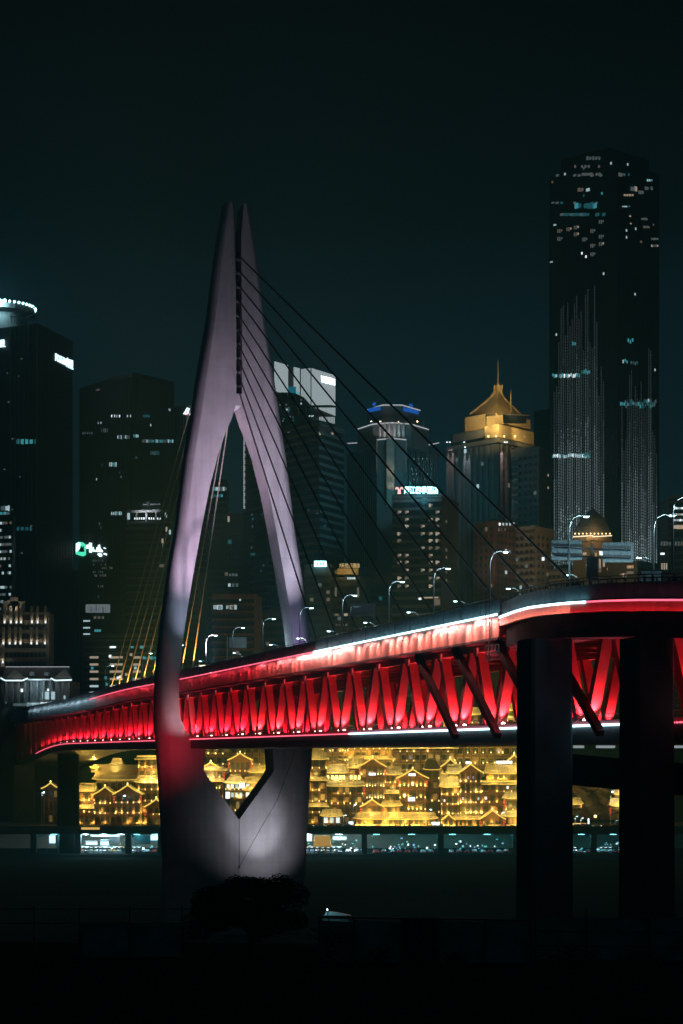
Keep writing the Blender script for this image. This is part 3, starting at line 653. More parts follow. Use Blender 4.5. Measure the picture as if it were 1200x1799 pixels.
# --- towers seen through and beside the pylon opening
B = Bld('brick_block', 'brown brick block with four lit windows near its roof behind the pylon legs', 'building', [(372, 830), (447, 828), (460, 850)], 1048, wall='brown', base=8)
B.floors(0, 3.3, .5, .3, 'brown'); B.row(0, 376, 390, 1067, 2, 2.3, 1.9, 'c,cd'); B.row(0, 398, 417, 1067, 3, 1.6, 1.9, 'c,w'); B.win(0, 422, 1054, .8, .8, 'c'); B.grid(0, 9, 3.3, 1.5, 1.6, .02, 'wd'); B.parapet(1.2, 'brown'); B.plant(w=9, h=4); B.done()
B = Bld('grey_highrise', 'dark grey high-rise framed by the pylon opening with few lit flats', 'tower', [(362, 980), (428, 975), (440, 1000)], 905, wall='stone2')
B.grid(0, 10, 3.4, 1.6, 1.8, .03, 'wd,cd', out=.3); B.parapet(); B.win(0, 402, 912, 1, 3, 'w'); B.win(0, 404, 952, 2, 2, 'td'); B.row(0, 402, 418, 1010, 3, 1.3, 1.4, 'cd'); B.row(0, 400, 420, 1028, 3, 1.4, 2, 'c,cd'); B.done()
B = Bld('slab_highrise', 'dark slab beyond the pylon opening with two short teal window rows', 'tower', [(340, 1060), (397, 1055), (402, 1075)], 842, wall='stone2', base=20)
B.row(0, 373, 398, 859, 8, 1.4, 2.2, 'c,t,cd'); B.row(0, 374, 392, 871, 5, 1.4, 1.8, 't,td'); B.floors(0, 3.6); B.done()
B = Bld('led_edge_tower', 'dark tower with one long vertical line of light down its corner', 'tower', [(428, 1010), (470, 985), (545, 1015)], 752, 1005, wall='stone2')
B.floors(0, 3.5, .35); B.floors(1, 3.5, .35)
for k in range(44): B.part('led_strip', MB().box(P(429, 757 + k * 3.15, 1008.5), (.75, .5, .62)), WIN['w'] if 0 else LEDW)
B.row(1, 505, 530, 800, 3, 1.2, 1.4, 'cd,td'); B.row(0, 430, 450, 974, 5, 2.2, 1.2, 't,td'); B.row(0, 428, 432, 985, 1, 1, 1, 'c'); B.win(0, 445, 912, 2, 1, 'td')
for i in range(12): B.win(0, random.uniform(430, 468), random.uniform(900, 1040), 1, 1.2, random.choice(('cd', 'td', 'wd')))
B.done()
# banded tower with glass dome, and the striped screen tower behind it
B = Bld('banded_tower', 'banded dark tower with a glass dome and flat roof canopy before the striped screen', 'tower', [(488, 905), (560, 880), (604, 905)], 738, 880, wall='stone2')
B.floors(0, 3.7, .4, .5, 'stone'); B.floors(1, 3.7, .4, .5, 'stone')
B.part('roof_canopy', MB().hexa([P(500, 716, 890), P(578, 714, 876), P(590, 716, 905), P(520, 716, 915)], [P(500, 712.5, 890), P(582, 711.5, 876), P(590, 713, 905), P(520, 713, 915)]), M['stone2'])
c = P(500, 738, 905); dm = MB().loft([[(c.x + math.cos(a * math.pi / 10) * 13.5 * q, c.y + math.sin(a * math.pi / 10) * 13.5 * q, c.z + 12.8 * h_) for a in range(20)] for q, h_ in ((1, 0), (.99, .3), (.9, .55), (.72, .78), (.45, .93), (.1, 1))])
B.part('glass_dome', dm, M['glass'])
for a in range(10):
    t = math.pi + a * math.pi / 9; B.part('dome_rib', MB().tube([(c.x + math.cos(t) * 13.7 * q, c.y + math.sin(t) * 13.7 * q, c.z + 12.9 * h_) for q, h_ in ((1, 0), (.99, .3), (.9, .55), (.72, .78), (.45, .93), (.1, 1))], .16, 4), M['galv'])
for i in range(16): B.part('roof_lamp', MB().box(P(random.uniform(490, 532), random.uniform(700, 740), 889), (.7, .4, .7)), WIN[random.choice(('td', 'cd', 'cd', 'c'))])
for x, y, w_, h_, m in ((561, 762, 1.6, 1.2, 'w'), (566, 762, 2.5, .8, 'wd'), (573, 762, .8, .8, 'b'), (583, 762, 2, .9, 'w'), (502, 757, 2.5, 1, 'c'), (508, 758, 1.5, 1.4, 'cd'), (545, 731, 1.2, .6, 'c'), (550, 731, 1.8, .6, 'c')): B.win(0 if x < 560 else 1, x, y, w_, h_, m)
for x, y in ((543, 897), (558, 900), (587, 838), (505, 840), (570, 925)): B.win(0 if x < 560 else 1, x, y, 1.1, 1.6, random.choice(('td', 'cd', 'wd')))
B.done()
B = Bld('screen_tower', 'tower top clad in glowing white vertical stripes above the glass dome', 'tower', [(481, 945), (589, 985)], 645, 960, wall='black', body=False, depth=24)
B.top = Zy(640, 945); B.prism([Vector((p.x, p.y + 1.5, 0)) for p in B.fp], B.base, Zy(668, 985), 'wall', M['black'])
SCR = emi('screen_stripe', (.60, .72, .75), .62, True)
def panel(x0, x1, n, ya, yb, fr_=.62):
    b = MB()
    for i in range(n):
        u0_ = B.u(0, x0 + (x1 - x0) * i / n); u1_ = B.u(0, x0 + (x1 - x0) * (i + fr_) / n); f = (i + .5) / n
        zt_ = B.uz(0, x0 + (x1 - x0) * f, ya[0] + (ya[1] - ya[0]) * f)[1]; zb_ = B.uz(0, x0 + (x1 - x0) * f, yb[0] + (yb[1] - yb[0]) * f)[1]
        b.hexa([B.pt(0, u0_, zb_, .6), B.pt(0, u1_, zb_, .6), B.pt(0, u1_, zb_, .3), B.pt(0, u0_, zb_, .3)], [B.pt(0, u0_, zt_, .6), B.pt(0, u1_, zt_, .6), B.pt(0, u1_, zt_, .3), B.pt(0, u0_, zt_, .3)])
    B.part('screen_slat', b, SCR)
panel(481, 505.5, 12, (635, 642), (686, 697)); panel(515, 526, 5, (645, 647.5), (700, 716)); panel(528, 545, 7, (649, 647), (716, 716), .55); panel(546.5, 588.5, 19, (647, 660), (714, 731)); panel(560, 588, 11, (732.5, 733), (738, 745), .45)
B.part('video_screen', MB().box(B.pt(0, B.u(0, 510), Zy(690, 955), .8), (4.5, .3, 6)), emi('video_blue', (.02, .35, .5), .35)); B.part('video_screen', MB().box(B.pt(0, B.u(0, 516), Zy(690, 955), 1.2), (3.6, .3, 2)), emi('video_sky', (.25, .75, .85), .6))
tag(B.text(0, 562, 671.5, 586, 'WESTIN', 3.4, emi('sign_hot_white', (.9, .98, 1), 4.0)), 'bright white lettering high on the striped glowing tower', 'sign'); B.done()

# --- stepped hotel tower traced in white light
B = Bld('stepped_hotel', 'stepped hotel tower with white lines of light along every setback', 'tower', [(611, 930), (663, 905), (714, 905), (771, 932)], 782, 905, wall='stone2', depth=34)
def tier(fp, y0, y1, m='stone', led=True, Yr=None):
    c_ = [Vector((Xp(x, Y), Y, 0)) for x, Y in fp]; Yr = Yr or min(Y for x, Y in fp); z0, z1 = Zy(y0, Yr), Zy(y1, Yr)
    bk = [c_[-1] + Vector((0, 22, 0)), c_[0] + Vector((0, 22, 0))]
    B.prism(c_ + bk, z0, z1, 'setback_storey', M[m])
    if led:
        for a, e in zip(c_, c_[1:]): B.part('led_edge', MB().beam((a.x, a.y - .3, z1 + .2), (e.x, e.y - .3, z1 + .2), .45, .45), LEDW)
    return c_, z0, z1
tier([(628, 915), (655, 901), (689, 897), (722, 901), (753, 916)], 783, 743.5)
tier([(647, 922), (671, 911), (705, 911), (736, 922)], 743, 728, 'stone2', False)
tier([(645, 918), (672, 905), (706, 905), (738, 919)], 728, 712.5)
tier([(662, 896), (689, 892), (714, 896)], 1000, 771)
for a, e in (((611, 929), (628, 921)), ((752, 922), (771, 931))): B.part('led_edge', MB().beam(P(a[0], 778 + (4 if a[0] > 700 else 1), a[1]), P(e[0], 778, e[1]), .4, .4), LEDW)
for x in (662, 713.5): B.part('led_edge', MB().beam(P(x, 772, 894.8), P(x, 830, 894.8), .2, .2), WIN['wd'])
for x in (668, 676, 684, 693, 701, 709):
    B.part('pilaster', MB().box(P(x, 757, 899 - abs(689 - x) * -.03 - 3), (1.0, 1.6, 7)), M['stone'])
    spot('pilaster_uplight', P(x - 1.5, 769, 891), P(x, 750, 898), 1500, (.7, .95, 1) if x > 698 else (1, .92, .88), 70, .8, B.root)
for x, c_ in ((652, (1, .95, .9)), (668, (1, .95, .9)), (700, (1, .7, .5)), (733, (1, .9, .7))):
    spot('terrace_lamp', P(x, 742, 898), P(x, 728, 914), 500, c_, 90, .8, B.root); B.part('terrace_lamp', MB().box(P(x, 740.5, 899), (.6, .6, .6)), WIN['w'])
B.part('light_column', MB().box(P(684, 830, 890.5), (2.6, .4, 32)), mat('column_stone', (.4, .34, .28), .8)); B.part('light_column', MB().box(P(690.5, 830, 890.0), (1.2, .4, 32)), bpy.data.materials['column_stone'])
for y in (872, 850): spot('column_lamp', P(688, y, 886), P(687, y - 40, 891), 1600, (1, .8, .6), 60, .9, B.root)
B.part('roof_mast', MB().tube([P(744, 748, 915), P(744, 737, 915), P(746, 737, 915)], .14, 4), M['pale'])
B.fins(0, 14, .4, .35, 'stone'); B.fins(2, 14, .4, .35, 'stone')
BLU = emi('sign_blue', (.02, .20, .9), .5, True)
def bluesign(x0, x1, y0, y1, Y0, Y1, lab):
    a, e = P(x0, y0, Y0), P(x1, y1, Y1); S = thing('hotel_sign', lab, 'sign', (a + e) / 2)
    text('sign_lettering', 'CROWNE PLAZA', 1.9, BLU, a, e - a, width=(e - a).length, parent=S)
    m = (a + e) / 2 + Vector((0, 0, 3.4)); d = (e - a).normalized()
    for s_ in (-1, 0, 1):
        MB().loft([[m + d * (s_ * .9 + math.cos(t * math.pi / 4) * (1.0 if s_ else .7)) + Vector((0, -q, math.sin(t * math.pi / 4) * (.8 if s_ else 1.1))) for t in range(8)] for q in (0, .2 + .04 * s_)]).build('sign_emblem', BLU, S)
bluesign(647, 668, 724.5, 720.5, 914, 903, 'small blue hotel sign on the far side face of the stepped tower crown')
bluesign(709, 735, 722, 728, 904, 916.5, 'blue hotel sign with an emblem on the nearer corner of the stepped tower crown')
for r_ in range(5): B.row(2, 715 + r_ * 2, 760, 806 + r_ * 9, 6, .5, .5, 'c,w', .7)
B.done()
# --- block with the cyan-glowing hotel name on its roof
B = Bld('hotel_block', 'dark hotel block with rows of half-lit windows under a big cyan roof sign', 'building', [(689, 842), (776, 838), (806, 870)], 872, wall='stone2')
B.floors(0, 3.6, .35, .3, 'stone2')
for y in (888, 900, 913, 925, 938, 950, 963, 976, 988, 1002, 1016, 1030):
    for x in (702, 715, 743, 757, 769, 783):
        if x > 776: B.win(1, x, y + 3, 2.2, 1.2, 'wd') if random.random() < .5 else None; continue
        q = random.random()
        if q < .62: B.win(0, x - 1.7, y, .9, 1.5, random.choice(('w', 'wd', 'wd'))); B.win(0, x + 1.2, y - .8, 1.0, .8, random.choice(('w', 'w', 'wd')))
        elif q < .9: B.win(0, x, y, 2.4, 1.5, 'd')
B.row(0, 740, 772, 1050, 1, 8, .7, 'w'); B.win(0, 738, 1052, 1.2, .9, 'b'); B.row(0, 762, 772, 1058, 2, 2, 3, 'wd'); B.parapet()
B.done()
S = thing('roof_sign', 'glowing white characters and a pink emblem on the roof of the hotel block', 'sign', P(733, 868, 836))
CY = emi('sign_cyan_white', (.40, .92, 1), 6.5, True)
MB().beam(P(692, 870, 836), P(772, 870.5, 836), .4, .5).build('sign_frame', M['dark'], S)
text('sign_lettering', '两江四季酒店', 3.3, CY, P(710, 867.5, 835.5), (1, 0, 0), width=P(770, 0, 836).x - P(710, 0, 836).x, parent=S)
point('sign_glow', P(738, 858, 846), 24000, (.12, .75, 1), S, 1.5); point('sign_glow', P(738, 872, 833), 900, (.12, .75, 1), S, 1.0)
PK = emi('sign_pink', (1, .45, .45), 2.0)
for s_ in (-1, 1):
    MB().tube([P(701.5 + s_ * .9, 866, 835.5), P(701.5 + s_ * 1.2, 861, 835.5), P(701.5 + s_ * 2.4, 857.5, 835.5), P(701.5 + s_ * 4.5, 856.5, 835.5), P(701.5 + s_ * 6.3, 859.5, 835.5)], .38, 6).build('sign_emblem', PK, S)
MB().tube([P(698.5, 866.3, 835.4), P(704.5, 866.3, 835.4)], .38, 6).build('sign_emblem', PK, S)
# --- tower with the golden roof
B = Bld('gold_roof_tower', 'tall dark tower crowned by a golden tent roof with a spire', 'tower', [(786, 925), (876, 900), (947, 925)], 776, 900, wall='stone')
B.fins(0, 9, .9, .4, 'stone', 'stone2'); B.fins(1, 7, .9, .4, 'stone', 'stone2')
def slab(fp, y0, y1, name, m, Yr=None, d=20):
    c_ = [Vector((Xp(x, Y), Y, 0)) for x, Y in fp]; Yr = Yr or min(Y for x, Y in fp)
    return B.prism(c_ + [c_[-1] + Vector((0, d, 0)), c_[0] + Vector((0, d, 0))], Zy(y0, Yr), Zy(y1, Yr), name, M[m])
slab([(784, 924), (852, 903), (876, 896), (949, 924)], 776.5, 768.5, 'cornice', 'stone'); slab([(796, 920), (852, 903)], 768, 753, 'attic_storey', 'stone2'); slab([(852, 902), (876, 897), (938, 920)], 767.5, 745, 'attic_storey', 'gold')
slab([(817, 922), (853, 912)], 752.5, 727, 'penthouse', 'gold'); slab([(855, 911), (890, 906), (932, 921)], 744.5, 728, 'penthouse', 'gold')
B.part('roof_brim', MB().hexa([P(884, 729, 903), P(930, 731, 916), P(937, 729, 925), P(890, 727, 935)], [P(884, 727.5, 903), P(930, 728.5, 916), P(937, 727, 925), P(890, 725.5, 935)]), M['stone2'])
B.part('glass_lounge', MB().hexa([P(884, 744, 902.5), P(924, 744, 915), P(924, 744, 925), P(884, 744, 925)], [P(884, 729, 902.5), P(926, 730.5, 915), P(926, 730, 925), P(884, 729, 925)]), M['glass'])
rfm = MB().loft([[P(875 + (x - 875) * q, y, 925 + (d_ - 925) * q) for x, d_ in ((826, 925), (872, 906), (914, 922), (868, 945))] for q, y in ((1, 728), (.85, 722.5), (.66, 715), (.46, 707.5), (.27, 699), (.12, 688))])
B.part('tent_roof', rfm, M['gold']); 
for x, d_ in ((826, 925), (872, 906), (914, 922)): B.part('roof_hip', MB().tube([P(875 + (x - 875) * q, y - .6, 925 + (d_ - 925) * q - .3) for q, y in ((1, 728), (.85, 722.5), (.66, 715), (.46, 707.5), (.27, 699), (.12, 688))], .5, 5), M['gold'])
B.part('lantern', MB().box(P(875, 688, 925), (3.2, 3.2, 5.5), .5), M['gold'])
for s_ in (-1.6, 1.6, 0): B.part('lantern_fin', MB().beam(P(875, 694, 924) + Vector((s_, -1.5, 0)), P(875, 675 + abs(s_) * 1.5, 924) + Vector((s_ * 1.2, -1.5, 0)), .4, .4), M['gold'])
B.part('spire', MB().tube([P(875, 686, 925), P(875, 672, 925), P(875, 671, 925), P(875, 631, 925)], [.8, .55, .32, .08], 6), M['gold']); B.part('spire', MB().tube([P(897.5, 728, 918), P(897.5, 710, 918), P(897.5, 685, 918)], [.7, .35, .06], 6), M['gold'])
GL = (1, .68, .25)
for x, y, Y, tx, ty, tY, W in ((835, 750, 895, 835, 738, 915, 4200), (870, 742, 890, 872, 735, 908, 3500), (895, 766, 886, 890, 752, 905, 3600), (925, 766, 898, 922, 752, 915, 3200), (866, 766, 886, 864, 752, 900, 3400), (835, 724, 898, 850, 715, 916, 4200), (905, 724, 900, 895, 715, 918, 4200), (878, 722, 892, 876, 705, 915, 4200), (868, 700, 905, 875, 686, 923, 1500), (878, 690, 915, 875, 660, 925, 900)): spot('gold_floodlight', P(x, y, Y), P(tx, ty, tY), W * (2.4 if y > 735 else 1.1), GL, 100, .8, B.root)
for x in (858, 872, 886, 905, 920, 935): B.part('terrace_lamp', MB().box(P(x, 766.5, 894 + max(0, x - 876) * .45), (.6, .5, .8)), emi('lamp_gold', (1, .7, .25), 4) if x == 858 else bpy.data.materials['lamp_gold'])
for x, k, c_, m in ((792, 0, (1, .62, .55), 1), (797, 0, (1, .62, .55), 1), (822, 0, (.9, .95, 1), 1.9), (879, 1, (1, .62, .55), 1.8), (883, 1, (1, .62, .55), 1.2)):
    u_, z_ = B.uz(k, x, 779); p = B.pt(k, u_, z_, 2.6)
    B.part('facade_lamp', MB().box(p + Vector((0, 0, .3)), (.7, .7, .5)), WIN['b']); spot('facade_downlight', p, B.pt(k, u_, z_ - 22, .2), 9000 * m, c_, 40, .9, B.root)
for x, y, m in ((820, 793, 'c'), (805, 808, 'cd'), (918, 835, 'c'), (914, 835, 'cd'), (916, 886, 't'), (919, 885, 'c'), (842, 855, 'c'), (891, 853, 'wd'), (941, 870, 'td'), (850, 815, 'cd'), (908, 850, 'wd')): B.win(0 if x < 876 else 1, x, y, 1.5 if m != 't' else 2.5, 2, m, 1.1)
B.grid(1, 8, 3.3, 1.6, 1.7, .02, 'wd', out=1.0); B.done()
B = Bld('residential_tower', 'grey residential tower with stacked balconies adjoining the golden roofed tower', 'tower', [(900, 905), (947, 895), (968, 915)], 788, 895, wall='stone2')
for k in range(26):
    z_ = B.top - 4 - k * 3.4
    if z_ > 60: B.part('balcony', MB().beam(B.pt(0, .05, z_, .7), B.pt(0, .3, z_, .7), 1.4, 1.1), M['stone'])
B.grid(0, 5, 3.4, 1.4, 1.6, .03, 'wd,cd'); B.win(1, 962, 835, 1.6, 1, 'w'); B.win(1, 962, 857, 1.6, 1, 'w'); B.parapet(); B.done()
# reddish apartment blocks in front
B = Bld('brick_apartment', 'reddish apartment block with pale window surrounds left of the golden sign gantry', 'building', [(832, 882), (870, 868), (906, 882)], 918, wall='brown', base=8)
B.grid(0, 4, 3.3, 1.6, 1.7, .06, 'c,wd'); B.grid(1, 5, 3.3, 1.5, 1.6, .12, 'wd,cd,c'); B.row(1, 874, 904, 921, 5, 1.3, 1.2, 'b,c'); B.row(1, 872, 890, 930, 3, 1.4, 1.6, 'wd'); B.parapet(1, 'brown')
spot('brick_lamp', P(846, 1010, 842), P(852, 970, 872), 9000, (1, .75, .6), 70, .9, B.root); B.plant(w=5, h=3); B.done(70)
B = Bld('apartment_block', 'brown and white apartment block with flat roof behind the nearest stay cable', 'building', [(903, 884), (940, 876), (974, 890)], 928, wall='beige', base=8)
B.floors(0, 3.3, .55, .25, 'beige', 'brown'); B.grid(0, 4, 3.3, 1.5, 1.5, .08, 'cd,c,wd'); B.grid(1, 4, 3.3, 1.5, 1.5, .08, 'cd,wd'); B.win(0, 955, 982, 1.4, 1.6, 'b'); B.row(0, 880, 966, 1032, 6, 1.4, 1.5, 'c,cd,wd', .6); B.parapet(1, 'beige')
spot('brick_lamp', P(938, 1020, 846), P(938, 980, 876), 6000, (1, .85, .7), 70, .9, B.root); B.done(70)

# --- the super-tall tower with dotted light lines
B = Bld('supertall_tower', 'tallest dark tower with fine vertical dotted lines of light', 'tower', [(965, 1056), (1085, 1030), (1158, 1050)], 286, 1030, wall='black', base=15)
B.fins(0, 44, .35, .2, 'black', 'glass', z1=Zy(380, 1040)); B.fins(1, 30, .35, .2, 'black', 'glass', z1=Zy(380, 1040))
B.prism([Vector((Xp(x, Y), Y, 0)) for x, Y in ((985, 1060), (1068, 1038), (1140, 1060), (1060, 1085))], B.top, B.top + 11, 'crown_storey', M['black'])
sh = [(B, 0, 973, 1063, 23), (B, 1, 1090, 1154, 19)]
for _, k, x0, x1, n in sh:
    for i in range(n):
        x = x0 + (x1 - x0) * (i + .5) / n; u_ = B.u(k, x); Y = B.pt(k, u_, 0).y
        top = 560 + random.uniform(-60, 60) + (80 if (i < 3 or i > n - 4) else 0)
        if k: top += 110
        lv_ = [MB(), MB(), MB(), MB()]; y = top; j = 0
        wide = random.uniform(.75, 1.1) * (1 if k == 0 else .85)
        while y < 1024:
            f = (y - top) / (1024 - top) + random.uniform(-.05, .05)
            t = 3 if f < .22 else 2 if f < .45 else 1 if f < .75 else (0 if k == 1 or random.random() < .5 else 1)
            if i % 4 == 1: t = min(3, t + 1)
            lv_[t].box(B.pt(k, u_, Zy(y, Y), .5), (.5 * wide, .3, 1.05), math.atan2((B.c[k + 1] - B.c[k]).y, (B.c[k + 1] - B.c[k]).x)); y += 5.1
        for t in range(4):
            if lv_[t].v: lv_[t].beam(lv_[t].v[0], lv_[t].v[-1], .04, .04)
            if lv_[t].v: B.part('light_line', lv_[t], DOT[t])
for y, x0, x1, n, m in ((605, 1005, 1017, 3, 't,td'), (660, 971, 1020, 17, 't,c,t,b'), (654, 1022, 1038, 5, 't,td'), (801, 971, 1036, 26, 'c,b,t,c'), (798, 1020, 1036, 5, 'c,td')): B.row(0, x0, x1, y, n, 1.0, 1.9, m, .9, .6, 1.6)
for y, x0, x1, n, m in ((599, 1101, 1112, 3, 'td,t'), (636, 1092, 1102, 3, 't,c'), (638, 1106, 1120, 4, 'cd,td'), (707, 1096, 1152, 20, 'td,cd,td'), (712, 1088, 1150, 20, 'td,cd,t'), (703, 1128, 1140, 4, 'c,t')): B.row(1, x0, x1, y, n, 1.0, 1.9, m, .8, .6, 3)
for y, x0, x1, n, w_, h_, m, kp in ((278, 1030, 1056, 5, 1.6, 3, 'cd', .8), (292, 1008, 1056, 8, 1.8, 2.4, 'cd,wd', .6), (307, 976, 1060, 11, 2.4, 2.2, 'cd', .5), (306, 1022, 1056, 7, 2.2, 2.4, 'cd,wd', .9), (333, 1010, 1036, 5, 2.8, 3, 'cd,c,wd', .8), (355, 968, 1060, 12, 2.4, 1.6, 'td,cd', .6), (361, 1000, 1048, 9, 3.4, 4.2, 'td,td,t', .9), (376, 985, 1064, 14, 3.2, 2.6, 'td,td,cd', .9), (394, 967, 978, 2, 2.6, 1.2, 'c', 1), (420, 967, 978, 2, 2.6, 1.0, 'cd', 1), (459, 967, 976, 2, 2.2, 1.0, 'c', 1)): B.row(0, x0, x1, y + (x0 - 1040) * -.02, n, w_ * .72, h_ * .66, m, kp * .85)
for x, y in ((984, 406), (1000, 403), (1013, 400), (1013, 412), (984, 420), (1042, 406), (1057, 390), (1057, 416), (1042, 432), (1057, 429), (1042, 447), (1028, 421)):
    B.win(0, x - 3.2, y, .7, 2.0, 'wd'); B.win(0, x, y, .75, 2.2, random.choice(('cd', 'wd'))); B.win(0, x + 3.2, y - 1.2, .8, 1.1, random.choice(('w', 'cd', 'wd')))
for x, y, m in ((1023, 445, 'b'), (1030, 451, 'b'), (1061, 481, 'c'), (978, 588, 'c'), (993, 306, 'c'), (971, 320, 'wd'), (1026, 296, 'cd'), (1058, 340, 't'), (1026, 344, 'td'), (1074, 287, 'c')): B.win(0, x, y, .9, 1.3, m)
for y, x0, x1, n, w_, h_, m, kp in ((307, 1087, 1092, 2, 3.2, 3, 'cd,wd', 1), (313, 1094, 1098, 1, 3, 3, 'cd', 1), (307, 1094, 1106, 3, 2, 2, 'td,cd', .8), (332, 1108, 1118, 3, 3.4, 3.6, 'cd,w', 1), (338, 1121, 1130, 2, 3.4, 3, 'cd', 1), (317, 1132, 1146, 4, 1.6, 1.6, 'c,t', .9), (331, 1132, 1146, 4, 2, 2.6, 'cd,wd', .9), (343, 1090, 1113, 5, 2.2, 1.8, 'w,cd,wd', .9), (363, 1090, 1106, 7, 1.2, .9, 'c,t', 1), (380, 1101, 1108, 2, 2, 1.2, 'w', 1), (393, 1103, 1109, 2, 2, 1.2, 'cd,w', 1), (385, 1122, 1140, 5, 2.4, 1.8, 'wd,cd', .8), (399, 1122, 1140, 5, 2.4, 2, 'cd,wd', .8), (395, 1142, 1156, 4, 1.8, 2.0, 'cd,w', 1), (420, 1143, 1156, 4, 1.8, 1.8, 'cd,wd', 1), (432, 1143, 1156, 4, 1.8, 1.8, 'cd,w', 1), (425, 1121, 1127, 2, 2.2, 2, 'wd', 1)): B.row(1, x0, x1, y, n, w_ * .72, h_ * .66, m, kp * .85)
for x, y in ((1102, 289), (1116, 402), (1100, 417), (1100, 405), (1115, 517), (1150, 650)): B.win(1, x, y, .9, 1.3, 'c')
B.done(100)
# small domed tower with lit eave
B = Bld('domed_tower', 'cream tower with a dark pointed dome and amber lamps under its eave', 'tower', [(1007, 870.0), (1041, 858.0), (1075, 870.0)], 948, 858.0, wall='beige', base=8)
B.part('cornice', MB().hexa([Vector((Xp(x, Y), Y, Zy(949, 858.0))) for x, Y in ((1006, 870.0), (1041, 857.0), (1076, 870.0), (1041, 885.0))], [Vector((Xp(x, Y), Y, Zy(940, 858.0))) for x, Y in ((1007, 870.0), (1041, 858.0), (1075, 870.0), (1041, 884.0))]), M['beige'])
B.part('dome_roof', MB().loft([[P(1041 + (x - 1041) * q, y, 870.0 + (Y - 870.0) * q) for x, Y in ((1008, 870.0), (1041, 858.5), (1074, 870.0), (1041, 883.0))] for q, y in ((1, 939), (.86, 925), (.62, 911), (.34, 902), (.12, 896), (.02, 892))]), M['stone2'])
GLD = emi('eave_lamp_gold', (1, .62, .22), 5, True)
for a, e in (((1007, 870.0), (1041, 858.0)), ((1041, 858.0), (1075, 870.0))):
    for i in range(5):
        x = a[0] + (e[0] - a[0]) * (i + .5) / 5; Y = a[1] + (e[1] - a[1]) * (i + .5) / 5 - .5
        B.part('eave_lamp', MB().box(P(x, 937.5, Y), (.45, .4, .5)), GLD)
    B.part('eave_strip', MB().beam(P(a[0], 943, a[1] - .6), P(e[0], 941, e[1] - .6), .25, .5), emi('eave_strip', (1, .8, .5), 1.6) if a[0] == 1007 else bpy.data.materials['eave_strip'])
for x, y, w_, h_, m in ((1036, 947, 2.6, 1.6, 'o'), (1028, 973, 2.5, 1.2, 'w'), (1046, 976, 1.5, 2.4, 'o'), (1055, 972, 2.5, 1.8, 'b'), (1053, 990, 1, 4, 'w'), (1053, 1000, 1.6, 3, 'wd'), (1060, 990, 1.4, 3, 'w')): B.win(0 if x < 1041 else 1, x, y, w_, h_, m)
B.done()
for x, Y in ((1020, 856), (1035, 851), (1050, 852), (1064, 857)): point('eave_glow', P(x, 933, Y), 1500, (1, .55, .2), B.root, .3)
B = Bld('lit_office', 'office building with dotted light rows cut by the frame edge beside the tallest tower', 'building', [(1174, 885), (1260, 880)], 872, wall='stone2')
for y in (893, 904, 914): B.row(0, 1183, 1215, y, 9, .9, .9, 'c,b,w')
B.row(0, 1183, 1215, 926, 8, 2.4, 1.8, 'w,o'); B.floors(0, 3.4); B.row(0, 1160, 1210, 955, 10, .8, 2, 'cd,wd'); B.parapet(); B.win(0, 1164, 973, 2, 1, 'b'); B.done()
B = Bld('podium_building', 'low podium building with lit shopfronts behind the parapet near the tallest tower', 'building', [(1052, 870), (1120, 858), (1174, 875)], 985, wall='stone2', base=8)
for x, y in ((1108, 996), (1108, 1006), (1062, 1000), (1096, 1010)): B.row(0, x - 6, x + 6, y, 3, 1.2, 1.4, 'w,wd,o')
B.floors(1, 3.3, .35, .3, 'stone2'); B.row(1, 1160, 1172, 995, 3, 1, 3, 'w,o'); B.done()
# low hotel with the golden roof sign, cyan sign, yellow sign
B = Bld('budget_hotel', 'dim grey hotel block with an amber lit roof box and golden characters', 'building', [(575, 852), (634, 847), (652, 867)], 1013, wall='stone2', base=8)
B.part('roof_box', MB().box(P(611, 1005, 852), (9.5, 5, 2.7)), mat('roof_box_cream', (.6, .5, .32), .7)); B.part('roof_box', MB().box(P(594, 1005, 853), (3, 4, 1.6)), bpy.data.materials['roof_box_cream'])
spot('roof_lamp', P(610, 1010, 842), P(610, 1003, 849.5), 900, (1, .65, .2), 130, .8, B.root); spot('roof_lamp', P(596, 1010, 843), P(596, 1004, 850), 250, (1, .5, .15), 110, .8, B.root)
B.grid(0, 7, 3.3, 1.6, 1.6, .05, 'wd,cd'); B.row(0, 610, 625, 1016, 4, .9, .9, 'c', .7)
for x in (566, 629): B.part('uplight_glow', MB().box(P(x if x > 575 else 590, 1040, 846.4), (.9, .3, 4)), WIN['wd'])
B.row(0, 584, 632, 1080, 3, 2, 1.2, 'wd,w'); B.row(0, 588, 612, 1098, 4, 1, 1, 'wd'); B.done()
tag(text('sign_lettering', '7天优品酒店', 2.0, emi('sign_gold', (1, .72, .32), .7), P(596, 997.5, 847.5), (1, 0, 0), width=P(632, 0, 847.5).x - P(596, 0, 847.5).x), 'golden characters standing on the amber lit roof box', 'sign')
S = thing('light_box_sign', 'small cyan-white light box sign left of the golden characters', 'sign', P(563, 990, 850))
MB().box(P(563, 990.5, 850), (5.6, .5, 2.6)).build('light_box', emi('sign_cyan_box', (.35, .9, 1), 5, True), S)
for i in range(3): MB().box(P(558 + i * 5, 990.5, 849.6), (.5, .2, 1.3)).build('sign_mark', emi('sign_mark', (.1, .6, .7), 1.5) if i == 0 else bpy.data.materials['sign_mark'], S)
B = Bld('sign_block', 'dark block behind the deck holding the cyan light box sign', 'building', [(535, 852), (582, 851), (590, 870)], 996, wall='stone2'); B.grid(0, 6, 3.3, 1.5, 1.5, .04, 'wd,cd'); B.parapet(); B.done()
